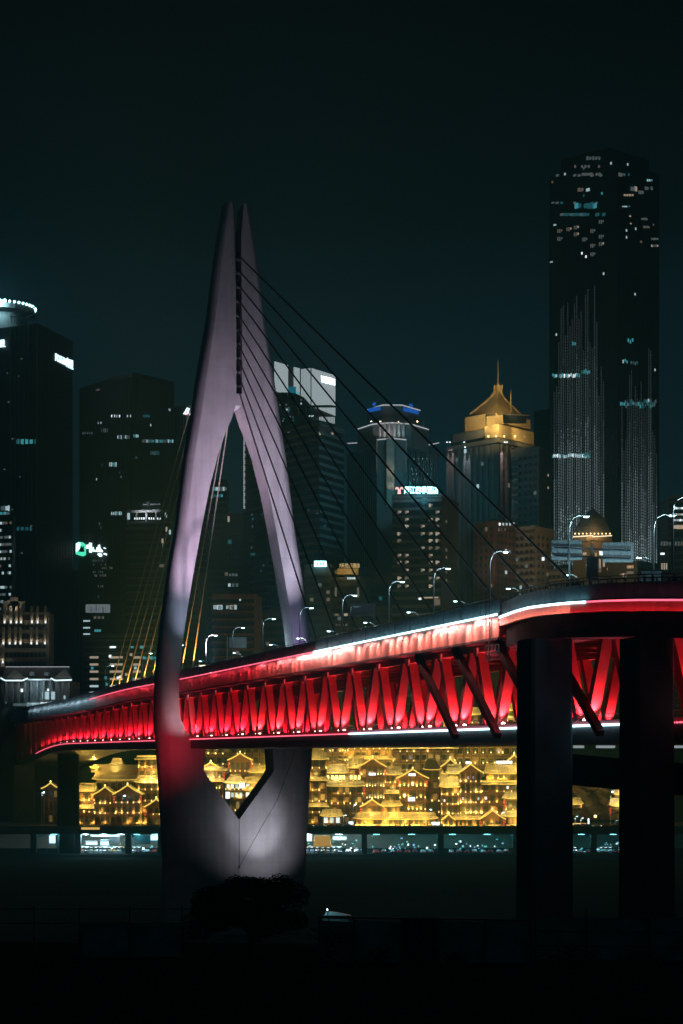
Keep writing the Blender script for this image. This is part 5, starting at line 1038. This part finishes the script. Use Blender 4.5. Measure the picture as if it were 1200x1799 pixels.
for i, x in enumerate(spots_):
    Y = 734 + random.uniform(0, 3); K = thing('market_stall', '%s small lit market stall from the left under the elevated road' % nth(i), 'stall', P(x, 1500, Y), 0, 'market stalls under the road')
    z_ = 7.45; X_ = Xp(x, Y); MB().box((X_, Y, z_ + .45), (1.5, .8, .9)).build('counter', M['stone2'], K)
    for s_ in (-.7, .7): MB().box((X_ + s_, Y + .3, z_ + 1.2), (.08, .08, 2.4)).build('post', M['dark'], K)
    MB().hexa([(X_ - .9, Y - .8, z_ + 2.2), (X_ + .9, Y - .8, z_ + 2.2), (X_ + .9, Y + .6, z_ + 2.5), (X_ - .9, Y + .6, z_ + 2.5)], [(X_ - .9, Y - .8, z_ + 2.28), (X_ + .9, Y - .8, z_ + 2.28), (X_ + .9, Y + .6, z_ + 2.58), (X_ - .9, Y + .6, z_ + 2.58)]).build('awning', random.choice((M['stone'], M['hoard'], M['brown'])), K)
    for j in range(3): MB().box((X_ - .5 + j * .5, Y - .1, z_ + 1.05), (.36, .4, random.uniform(.2, .5))).build('goods_box', random.choice(GLOWS), K)  # goods glow by themselves, the stall's light put into their material
    MB().box((X_, Y - .3, z_ + 2.05), (.9, .14, .14)).build('stall_lamp', GLOWS[0], K)
for i in range(96):
    x = random.choice((random.uniform(143, 218), random.uniform(233, 279), random.uniform(530, 636), random.uniform(650, 768), random.uniform(784, 902), random.uniform(784, 902), random.uniform(650, 768), random.uniform(1010, 1090)))
    Y = random.uniform(741, 768); MB().box((Xp(x, Y), Y, 7.5 + abs(random.gauss(0, 2.2))), (random.uniform(.2, .9), .2, random.uniform(.2, .7))).build('display_light', random.choice((GLOWS[0], GLOWS[2], GLOWS[2], GLOWS[3], GLOWS[0], GLOWS[1]) if x < 640 else (GLOWS[0], GLOWS[2], GLOWS[2], GLOWS[3])), road)  # random glowing boxes added as glints under the road
# cars
def make_car(paint):
    r = empty('parked_car', (0, 0, 0))
    pr = [(-2.15, .35), (-2.2, .75), (-2.0, .92), (-1.35, .98), (-.75, 1.42), (.75, 1.45), (1.45, 1.0), (2.05, .85), (2.2, .6), (2.15, .32)]
    def sec(y, s): return [(x, y, .32 + (z - .32) * s if z < 1.1 else .32 + (z - .32) * s - (.0 if s == 1 else .0)) for x, z in pr]
    L = [[(x * .97, y * (1 if z < 1.1 else .82), z) for x, z in pr] for y in (-.86, -.8, .8, .86)]
    smooth(MB().loft(L).build('body', paint, r))
    MB().hexa([(-1.2, -.74, 1.0), (1.3, -.74, 1.0), (1.3, .74, 1.0), (-1.2, .74, 1.0)], [(-.72, -.69, 1.40), (.72, -.69, 1.40), (.72, .69, 1.40), (-.72, .69, 1.40)]).build('window', M['glass2'], r)
    for x in (-1.35, 1.35):
        for y in (-.84, .84):
            w_ = MB().loft([[(x + math.cos(t * math.pi / 6) * .33, y + d, .33 + math.sin(t * math.pi / 6) * .33) for t in range(12)] for d in (-.1, .1)]).build('wheel', M['black'], r)
            MB().loft([[(x + math.cos(t * math.pi / 4) * .19, y + d, .33 + math.sin(t * math.pi / 4) * .19) for t in range(8)] for d in (-.115, .115)]).build('rim', M['galv'], w_)
    for y in (-.6, .6):
        MB().box((2.17, y, .68), (.1, .35, .16)).build('headlight', CARL, r); MB().box((-2.17, y, .74), (.1, .35, .16)).build('tail_light', CART, r)
    return r
CARL, CART = emi('headlight', (.75, .93, 1), 3), emi('tail_light', (1, .05, .08), .8)
CP = [mat('car_paint_' + n_, c_, .28, .05, 1, .2) for n_, c_ in (('white', (.62, .64, .66)), ('grey', (.2, .21, .22)), ('black', (.03, .03, .035)), ('red', (.35, .03, .03)))]
protos = [make_car(p) for p in CP]; cn = ['white', 'grey', 'black', 'red']; used = [False] * 4
def put_car(x, y, z, rz, ci, lab, grp):
    if not used[ci]: c_ = protos[ci]; used[ci] = True
    else: c_ = copy_tree(protos[ci])
    c_.location = (x, y, z); c_.rotation_euler = (0, 0, rz); tag(c_, lab, 'car', grp)
bays = [('first bay right of the pylon', 590, 634, 3), ('second bay right of the pylon', 654, 764, 8), ('third bay right of the pylon', 786, 898, 8), ('gap between the broad piers', 1012, 1090, 5), ('bay left of the pylon', 236, 278, 3)]
for nm, a, e, n in bays:
    for i in range(n):
        ci = (i * 7 + int(a)) % 3 if random.random() < .8 else 3
        put_car(Xr(a + (e - a) * (i + .5) / n), 733.5 + (i % 2) * 2.5, 7.42, R(90 + random.uniform(-14, 14)), ci, '%s car, %s from the left in the %s' % (cn[ci], nth(i), nm), 'cars parked under the road')
for i, (px, y) in enumerate(((541, 735), (551, 738), (563, 733), (580, 737), (598, 736), (612, 733), (1014, 734), (1024, 737), (1032, 733), (1066, 735), (1080, 734))):
    put_car(Xp(px, y), y, STREET + .02, R(180 if i % 2 else 0), (i * 2 + 1) % 4, '%s car, %s from the left on the upper street before the lit houses' % (cn[(i * 2 + 1) % 4], nth(i)), 'cars on the upper street')
# street lamps of the old quarter
def make_lamp(h, arm, head_m, name='street_lamp'):
    r = empty(name, (0, 0, 0))
    MB().tube([(0, 0, 0), (0, 0, h * .55), (0, 0, h * .8), (arm * .06, 0, h * .89), (arm * .25, 0, h * .965), (arm * .55, 0, h), (arm * .9, 0, h)], [.14, .11, .095, .09, .08, .07, .06], 6).build('pole', M['galv'], r)
    hd = MB().loft([[(arm + x * q, y * q, h - .04 + z) for x, y in ((-.55, -.17), (.45, -.2), (.6, 0), (.45, .2), (-.55, .17))] for q, z in ((.7, .13), (1, .02), (1, -.03))]).build('lamp_head', M['galv'], r)
    MB().loft([[(arm + x * q, y * q, h - .1 + z) for x, y in ((-.48, -.16), (.42, -.18), (.55, 0), (.42, .18), (-.48, .16))] for q, z in ((.72, .03), (.6, -.12))]).build('lamp_lens', head_m, hd)
    return r
sl = make_lamp(7, .8, M['lamp_cool'])
for i, (px, y, Y) in enumerate(((607, 1432, 741), (624, 1413, 745), (757, 1422, 748), (884, 1427, 744), (1014, 1434, 760), (1024, 1437, 764), (1076, 1390, 772), (1084, 1448, 752), (77, 1391, 757), (219, 1397, 751), (402, 1423, 740))):
    o = sl if i == 0 else copy_tree(sl); z_ = Zy(y, Y); s_ = max(.3, (z_ - STREET) / 7); o.location = (Xp(px, Y) - .8, Y, STREET); o.scale = (1, 1, s_)
    tag(o, '%s white street lamp from the left among the lit houses' % nth((2, 3, 4, 5, 6, 7, 8, 9, 0, 1, 10)[i] if i < 10 else 10) if i < 10 else 'small blue-white street lamp inside the pylon opening', 'street lamp', 'street lamps among the houses')
    point('lamp_glow', (Xp(px, Y), Y - .6, z_ - .6), 260, (.8, .93, 1), None, .2)

# ================================================================ ON THE BRIDGE DECK
near_n = (-8, -4, -1.9 + .6, 1.2, 2.95, 4.7, 6.57, 8.41, 10.13, 11.56, 13.1)
lampN = make_lamp(9.6, 2.4, M['lamp_cool']); ang = math.atan2(BN.y, BN.x)
def set_lamp(o, p, flip, lab, grp):
    o.location = p; o.rotation_euler = (0, 0, ang + (math.pi if flip else 0)); tag(o, lab, 'street lamp', grp)
    a = BN * (-1 if flip else 1) * 2.4; point('lamp_light', p + a + Vector((0, 0, 8.6)), 550, (.62, .93, 1), None, .15)
first = True
for i, n in enumerate(near_n):
    o = lampN if first else copy_tree(lampN); first = False
    set_lamp(o, E(n, -1.6, zU(n) + .15), False, '%s tall lamp along the near deck edge counting from the far left' % nth(i), 'lamps along the near deck edge')
for i, (f, h_) in enumerate(((2.9 + 1.0, 0), (6.1, 0), (7.0, 0))):
    px, py = ((1000, 905), (1148, 903), (1182, 872))[i]; Yl = (246, 222, 214)[i]; p = P(px, 1034, Yl); o = copy_tree(lampN); p.z = Zy(py, Yl) - 9.6
    set_lamp(o, p, False, '%s tall lamp on the ramp beyond the ladder' % nth(i), 'lamps along the ramp')
for i, n in enumerate((-6.2, -3.4, -.8, .9, 2.6, 4.4, 6.26, 8.0, 9.7, 11.3, 13.0, 15.2)):
    o = copy_tree(lampN); set_lamp(o, E(n, 25.2, zU(n) + .15), True, '%s lamp along the far deck edge counting from the far left' % nth(i), 'lamps along the far deck edge')
# gantry sign seen from behind
g = thing('sign_gantry', 'road sign gantry seen from behind with two reflective boards and a dark box', 'sign gantry', P(1040, 1040, 246))
MB().tube([P(1040, 1045, 246), P(1040, 955, 246)], .2, 8).build('post', M['galv'], g)
for y in (963.5, 978): MB().tube([P(974, y - 1.5, 246), P(1108, y + 3.5, 246)], .13, 6).build('cross_bar', M['dark'], g)
M['board'] = mat('aluminium_board', (.5, .56, .58), .35, .12, .5, metal=.2)
for x0, x1, y0, y1 in ((969, 1022.5, 949, 984), (1059, 1112, 953, 988)):
    c_ = P((x0 + x1) / 2, (y0 + y1) / 2, 246.5); MB().box(c_, ((x1 - x0) * .074, .08, (y1 - y0) * .074)).build('sign_board', M['board'], g)
    b = MB()
    for f in (.2, .4, .6, .8): b.box(c_ + Vector(((f - .5) * (x1 - x0) * .074, -.07, 0)), (.05, .05, (y1 - y0) * .072))
    b.build('board_rib_lines', M['galv'], g)
MB().box(P(1040, 998, 245.6), (1.5, .35, 3.0)).build('display_box', M['black'], g)
for x, z in ((995, 968), (1085, 972)): spot('board_lamp', P(x + 20, z + 50, 241), P(x, z, 246.5), 900, (.45, .85, 1), 70, .9, g)  # added spots in place of street lamp light on the boards
g = thing('road_sign', 'rectangular road sign seen from behind on a pole beside the near deck lamp', 'road sign', E(8.41, -1.2, zU(8) + .2))
MB().box(P(638.5, 1071.5, 346), (4.4, .08, 2.4)).build('sign_board', mat('sign_back_grey', (.36, .35, .36), .5, .1, .5), g); MB().tube([E(8.41, -1.2, zU(8) + .2), P(617.5, 1062, 346.2)], .13, 6).build('post', M['galv'], g)
for y in (1066, 1077): MB().tube([P(617.5, y, 345.8), P(660, y, 345.8)], .06, 5).build('cross_bar', M['galv'], g)
g = thing('road_sign', 'small road sign seen from behind near the pylon opening above the deck', 'road sign', P(399, 1170, 440))
MB().box(P(418, 1129, 440), (4.0, .08, 2.5)).build('sign_board', bpy.data.materials['sign_back_grey'], g); MB().tube([P(399, 1172, 440), P(399, 1118, 440)], .12, 6).build('post', M['galv'], g); MB().tube([P(399, 1121, 439.8), P(433, 1121, 439.8)], .07, 5).build('cross_bar', M['galv'], g)
g = thing('led_sign', 'bright pale yellow LED message board on the deck beside the pylon leg', 'sign', P(361, 1185, 500)); MB().box(P(361, 1175, 500), (3.4, .3, 2.0)).build('led_face', emi('led_board', (1, .92, .62), 2.4), g); MB().box(P(361, 1175, 500.3), (3.7, .3, 2.3)).build('sign_frame', M['dark'], g); MB().tube([P(361, 1190, 500.3), P(361, 1180, 500.3)], .12, 6).build('post', M['dark'], g)
g = thing('control_cabinet', 'dark equipment cabinet standing on the ramp parapet walk', 'cabinet', P(1145, 1032, 219)); MB().box(P(1145, 1016, 219), (2.35, .8, 1.9)).build('body', M['stone2'], g); MB().box(P(1145, 1002.5, 219), (2.5, 1, .12)).build('lid', M['dark'], g)
for dx in (-.6, .6): MB().box(P(1145, 1016, 218.56) + Vector((dx, 0, 0)), (1.1, .08, 1.7)).build('door', M['panel'], g)
# traffic on the deck
for i, (px, y, n, off) in enumerate(((392, 1163, 0.2, 9), (408, 1163, .6, 9.5), (420, 1165, 1.0, 6), (330, 1150, -1.6, 16))):
    put_car(*E(n, off + 6, zU(n) + .18), math.atan2(BD.y, BD.x), (i + 1) % 3, '%s car with headlights on, %s of those on the upper deck near the pylon' % (cn[(i + 1) % 3], nth(i)), 'cars on the upper deck')
    e_ = E(n, off + 6, zU(n) + .85) + BD * 2.4
    for s_ in (-.6, .6): point('headlight_glow', e_ + BN * s_ + BD * .3, 160, (.8, .95, 1), None, .15)
# people
MSK = mat('skin', (.38, .24, .17), .6, .1, 3); MCL = [mat('clothes_' + n_, c_, .8, .1, 3) for n_, c_ in (('navy', (.03, .035, .06)), ('grey', (.10, .10, .11)), ('red', (.22, .04, .04)), ('white', (.5, .5, .48)))]; MHR = mat('hair', (.015, .012, .01), .6, .1, 3); MTR = mat('trousers', (.025, .027, .035), .85, .1, 3)
def make_person(cl, pose):
    r = empty('person', (0, 0, 0)); V, Ed, Rd = [], [], []
    def v(x, y, z, a, par=None):
        V.append((x, y, z)); Rd.append(a); 
        if par is not None: Ed.append((par, len(V) - 1))
        return len(V) - 1
    st = .22 if pose == 'walk' else .02
    pel = v(0, 0, .94, .15); wa = v(0, -.01, 1.1, .135, pel); ch = v(0, 0, 1.3, .155, wa); nk = v(0, .01, 1.47, .062, ch); h1 = v(0, .0, 1.57, .085, nk); h2 = v(0, .0, 1.67, .085, h1); v(0, 0, 1.72, .05, h2); v(0, -.095, 1.6, .022, h1)
    for s in (-1, 1):
        hp = v(s * .1, 0, .88, .095, pel); kn = v(s * .1, -st * s - .02, .49, .06, hp); an = v(s * .1, -st * s * 1.3 + (.06 if pose == 'walk' else .02), .09, .042, kn); v(s * .11, -st * s * 1.3 - .15, .04, .035, an)
        sh = v(s * .18, 0, 1.39, .065, ch)
        if pose == 'lean': el = v(s * .27, -.14, 1.16, .046, sh); wr = v(s * .2, -.38, 1.14, .032, el); d = (0, -1, -.1)
        elif pose == 'photo': el = v(s * .25, -.2, 1.2, .046, sh); wr = v(s * .1, -.33, 1.44, .032, el); d = (-s * .3, -.3, .9)
        else: el = v(s * .24, .03 + st * s * .5, 1.11, .046, sh); wr = v(s * .25, -.08 + st * s, .87, .032, el); d = (0, -.15, -1)
        x, y, z = V[wr]; dl = math.sqrt(sum(q * q for q in d)); d = [q / dl for q in d]
        pm = v(x + d[0] * .06, y + d[1] * .06, z + d[2] * .06, .034, wr); px_, py_, pz_ = V[pm]
        for f, ln in ((-.027, .075), (-.009, .09), (.009, .085), (.027, .065)):
            a = v(px_ + d[0] * .035 + f * (0.0 if abs(d[1]) < .5 else 1), py_ + d[1] * .035 + f * (1.0 if abs(d[1]) < .5 else 0), pz_ + d[2] * .035, .011, pm)
            v(V[a][0] + d[0] * ln, V[a][1] + d[1] * ln - .012, V[a][2] + d[2] * ln, .009, a)
        v(px_ - s * .04, py_ - .03, pz_ + d[2] * .015, .011, pm)
    me = bpy.data.meshes.new('person_cage'); me.from_pydata(V, Ed, []); o = bpy.data.objects.new('person_cage', me); COL.objects.link(o)
    md = o.modifiers.new('skin', 'SKIN'); sv = me.skin_vertices[0].data if me.skin_vertices else None
    if sv is None:
        bm = __import__('bmesh').new(); bm.from_mesh(me); bm.verts.layers.skin.verify(); bm.to_mesh(me); bm.free(); sv = me.skin_vertices[0].data
    for i, a in enumerate(Rd): sv[i].radius = (a, a * (.8 if i in (0, 1, 2) else 1))
    sv[0].use_root = True; s2 = o.modifiers.new('sub', 'SUBSURF'); s2.levels = 1; s2.render_levels = 1
    dg = bpy.context.evaluated_depsgraph_get(); m2 = bpy.data.meshes.new_from_object(o.evaluated_get(dg)); bpy.data.objects.remove(o)
    for m_ in (cl, MTR, MSK): m2.materials.append(m_)
    for p in m2.polygons:
        c_ = p.center; hand = min((Vector(c_) - Vector(V[i])).length for i in range(len(V)) if Rd[i] <= .034) < .06
        p.material_index = 1 if c_.z < .92 and abs(c_.x) < .2 else (2 if c_.z > 1.47 or hand and c_.z > .2 else 0); p.use_smooth = True
    b_ = bpy.data.objects.new('body', m2); COL.objects.link(b_); b_.parent = r
    smooth(MB().loft([[(math.cos(t * math.pi / 5) * q, .015 + math.sin(t * math.pi / 5) * q * 1.05, z) for t in range(10)] for q, z in ((.088, 1.6), (.1, 1.66), (.092, 1.72), (.06, 1.765), (.015, 1.78))]).build('hair', MHR, r))
    return r
PP = [make_person(MCL[0], 'lean'), make_person(MCL[1], 'stand'), make_person(MCL[2], 'walk'), make_person(MCL[3], 'photo'), make_person(MCL[1], 'lean')]
PD = ['in navy leaning on the rail', 'in grey standing upright', 'in dark red walking', 'in white with raised hands', 'in grey leaning on the rail']; pu = [False] * 5
def put_person(p, rz, k, lab, grp):
    if not pu[k]: o = PP[k]; pu[k] = True
    else: o = copy_tree(PP[k])
    o.location = p; o.rotation_euler = (0, 0, rz); o.scale = [random.uniform(.94, 1.05)] * 3; tag(o, lab, 'person', grp)
rstrip(.3, NF, [(.95, .125), (.95, 1.35), (3.2, 1.35), (3.2, .125)]).build('footway', M['pier'], ramp)
fs = sorted([random.uniform(2.3, 7.3) for _ in range(24)]); cnt = 0
for i, f in enumerate(fs):
    k = random.choice((0, 0, 1, 2, 3, 4)); put_person(ins(redge(f), random.uniform(1.35, 1.9)) + Vector((0, 0, 1.36)), ang - R(90) + R(90) * 0 + random.uniform(-.6, .6) - R(0) + (R(-90) + R(90)), k, 'person %s, %s along the ramp parapet' % (PD[k], nth(i)), 'people along the ramp parapet')
xs_ = sorted([random.uniform(142, 276) for _ in range(14)] + [random.uniform(545, 905) for _ in range(34)])
for i, px in enumerate(xs_):
    k = random.choice((0, 1, 2, 3, 4)); put_person((Xp(px, 730), 730 + random.uniform(0, 1.2), STREET), random.uniform(-3, 3), k, 'person %s, %s from left in street crowd' % (PD[k], nth(i)), 'people along the street parapet')
# ================================================================ NEAR BANK
def foliage(name, m, parent, blobs, n, sz, seed):
    rnd = random.Random(seed); b = MB()
    for i in range(n):
        c, r = rnd.choice(blobs); d = Vector((rnd.gauss(0, 1), rnd.gauss(0, 1), rnd.gauss(0, 1))).normalized() * r * rnd.random() ** .4
        p = Vector(c) + Vector((d.x, d.y, d.z * .8)); a = Vector((rnd.gauss(0, 1), rnd.gauss(0, 1), rnd.gauss(0, .6))).normalized(); e = a.orthogonal().normalized()
        l, w_ = sz * rnd.uniform(.6, 1.4), sz * rnd.uniform(.3, .5); b.quad(p - a * l, p + e * w_, p + a * l, p - e * w_)
    return b.build(name, m, parent)
def tree(name, label, px, ytop, ybase, Y, hw, n=5200, sz=.16, seed=3, cat='tree'):
    base = P(px, ybase, Y); base.z = 30.8; top = Zy(ytop, Y); h = top - base.z; w_ = hw * Y / F; rnd = random.Random(seed); r = thing(name, label, cat, base)
    hub = base + Vector((0, 0, h * .35)); MB().tube([base - Vector((0, 0, .3)), base + Vector((.1, 0, h * .2)), hub], [.06 * h ** .8, .045 * h ** .8, .035 * h ** .8], 7).build('trunk', M['bark'], r)
    blobs = []
    for i in range(26):
        a = i * 2.4; rr = w_ * (.88 * math.sqrt((i % 13 + .5) / 13)); q = (1 - (rr / w_) ** 2 * .5) * (1 if i < 13 else .52)
        c = Vector((base.x + math.cos(a) * rr, base.y + math.sin(a) * rr * .8, base.z + h * (.12 + .76 * q * rnd.uniform(.74, 1.04)))); blobs.append((c, h * rnd.uniform(.12, .19)))
        MB().tube([hub, hub.lerp(c, .55) + Vector((0, 0, h * .03)), c], [.022 * h ** .8, .014 * h ** .8, .006 * h ** .8], 5).build('limb', M['bark'], r)
    foliage('crown', M['leaf'], r, blobs, n, sz, seed); return r
tree('broadleaf_tree', 'dark bushy broadleaf tree silhouetted before the lit pylon foot', 440, 1516, 1690, 140, 112, 16000, .16, 3)
for i, (px, yt, hw, lab) in enumerate(((590, 1625, 40, 'dark shrub at the left end of the green hoarding'), (655, 1660, 30, 'low shrub growing before the first hoarding panel'), (800, 1668, 26, 'thin shrub before the second hoarding panel'), (1010, 1655, 60, 'spreading shrub below the rail posts'), (1140, 1650, 50, 'shrub at the far end of the rail posts'))):
    Y = 124 - i * 2; base = P(px, 1700, Y); base.z = 30.8; r = thing('shrub', lab, 'shrub', base); h = Zy(yt, Y) - base.z; w_ = hw * Y / F
    for j in range(5): MB().tube([base, base + Vector((math.cos(j * 1.3) * w_ * .6, math.sin(j * 1.3) * .4, h * .8))], [.04, .015], 4).build('stem', M['bark'], r)
    foliage('foliage', M['leaf'], r, [(base + Vector((random.uniform(-.8, .8) * w_, random.uniform(-.4, .4), h * random.uniform(.3, .85))), h * .22) for _ in range(9)], 900, .11, 20 + i)
f = thing('hoarding_fence', 'dull green hoarding panels with a dark gap along the bank edge', 'fence', (Xp(780, 135), 135, 30.8))
for x0, x1 in ((560, 621), (622, 704), (771, 850), (852, 930)): MB().hexa([P(x0, 1700, 135), P(x1, 1700, 135), P(x1, 1700, 135.1), P(x0, 1700, 135.1)], [P(x0, 1617, 135), P(x1, 1620, 135), P(x1, 1620, 135.1), P(x0, 1617, 135.1)]).build('fence_panel', M['hoard'], f)
for x in (560, 621.5, 705, 770, 851, 931): MB().beam(P(x, 1702, 134.9), P(x, 1612, 134.9), .1, .1).build('post', M['dark'], f)
MB().beam(P(556, 1611, 134.9), P(934, 1617, 134.9), .09, .12).build('top_rail', M['dark'], f)
MB().hexa([P(706, 1704, 135.2), P(769, 1704, 135.2), P(769, 1704, 135.4), P(706, 1704, 135.4)], [P(706, 1612, 135.2), P(769, 1612, 135.2), P(769, 1612, 135.4), P(706, 1612, 135.4)]).build('gate_panel', M['black'], f)
f = thing('bank_railing', 'thin dark post and rail fence right of the hoarding', 'fence', (Xp(1070, 137), 137, 30.8))
for x in (940, 1030, 1140, 1230): MB().beam(P(x, 1712, 137), P(x, 1598, 137), .14, .14).build('post', M['dark'], f)
for y in (1612, 1636, 1662): MB().beam(P(936, y, 137), P(1240, y + 2, 137), .06, .07).build('rail', M['dark'], f)
for x0, x1 in ((942, 1028), (1032, 1138), (1142, 1228)): MB().hexa([P(x0, 1700, 137.2), P(x1, 1700, 137.2), P(x1, 1700, 137.25), P(x0, 1700, 137.25)], [P(x0, 1613, 137.2), P(x1, 1613, 137.2), P(x1, 1613, 137.25), P(x0, 1613, 137.25)]).build('fence_panel', M['hoard'], f)
f = thing('bank_railing', 'thin dark rail fence left of the bushy tree', 'fence', (Xp(180, 138), 138, 30.8))
for x in (-20, 60, 140, 228, 320): MB().beam(P(x, 1712, 138), P(x, 1592, 138), .1, .1).build('post', M['dark'], f)
for y in (1597, 1622): MB().beam(P(-30, y, 138), P(330, y, 138), .06, .07).build('rail', M['dark'], f)
for x0, x1 in ((142, 226), (230, 318)): MB().hexa([P(x0, 1700, 138.2), P(x1, 1700, 138.2), P(x1, 1700, 138.25), P(x0, 1700, 138.25)], [P(x0, 1624, 138.2), P(x1, 1624, 138.2), P(x1, 1624, 138.25), P(x0, 1624, 138.25)]).build('fence_panel', M['hoard'], f)
hut = thing('watch_hut', 'small hut with a cyan lit roof sheet behind the hoarding', 'hut', P(590, 1650, 146))
MB().box(P(590, 1622, 146), (2.0, 1.4, 1.3)).build('wall', M['stone2'], hut); MB().hexa([P(570, 1608, 144.8), P(616, 1609, 144.8), P(616, 1607, 147), P(570, 1607, 147)], [P(574, 1600, 145), P(590, 1603, 145), P(590, 1602, 147), P(574, 1602, 147)]).build('roof_sheet', M['galv'], hut)
MB().ball(P(575, 1598, 144.4), .06, 6, 4).build('lamp_bulb', M['lamp_cool'], hut); spot('hut_light', P(573, 1594, 143.6), P(592, 1606, 145.5), 40, (.3, .9, 1), 110, .8, hut, .05)
MB().beam(P(575, 1615, 144.4), P(575, 1599, 144.4), .05, .05).build('lamp_post', M['dark'], hut)
# ---------------------------------------------------------------- night air
hz = MB().box((0, 2150, 200), (4900, 4690, 402)).build('haze', None)
vm = bpy.data.materials.new('night_air'); vm.use_nodes = True; t = vm.node_tree; t.nodes.remove(t.nodes['Principled BSDF'])
pv = t.nodes.new('ShaderNodeVolumePrincipled'); pv.inputs['Color'].default_value = (.28, .84, 1.0, 1); pv.inputs['Density'].default_value = .00040; pv.inputs['Anisotropy'].default_value = .3
t.links.new(pv.outputs[0], t.nodes['Material Output'].inputs['Volume']); hz.data.materials.append(vm); hz['kind'] = 'stuff'
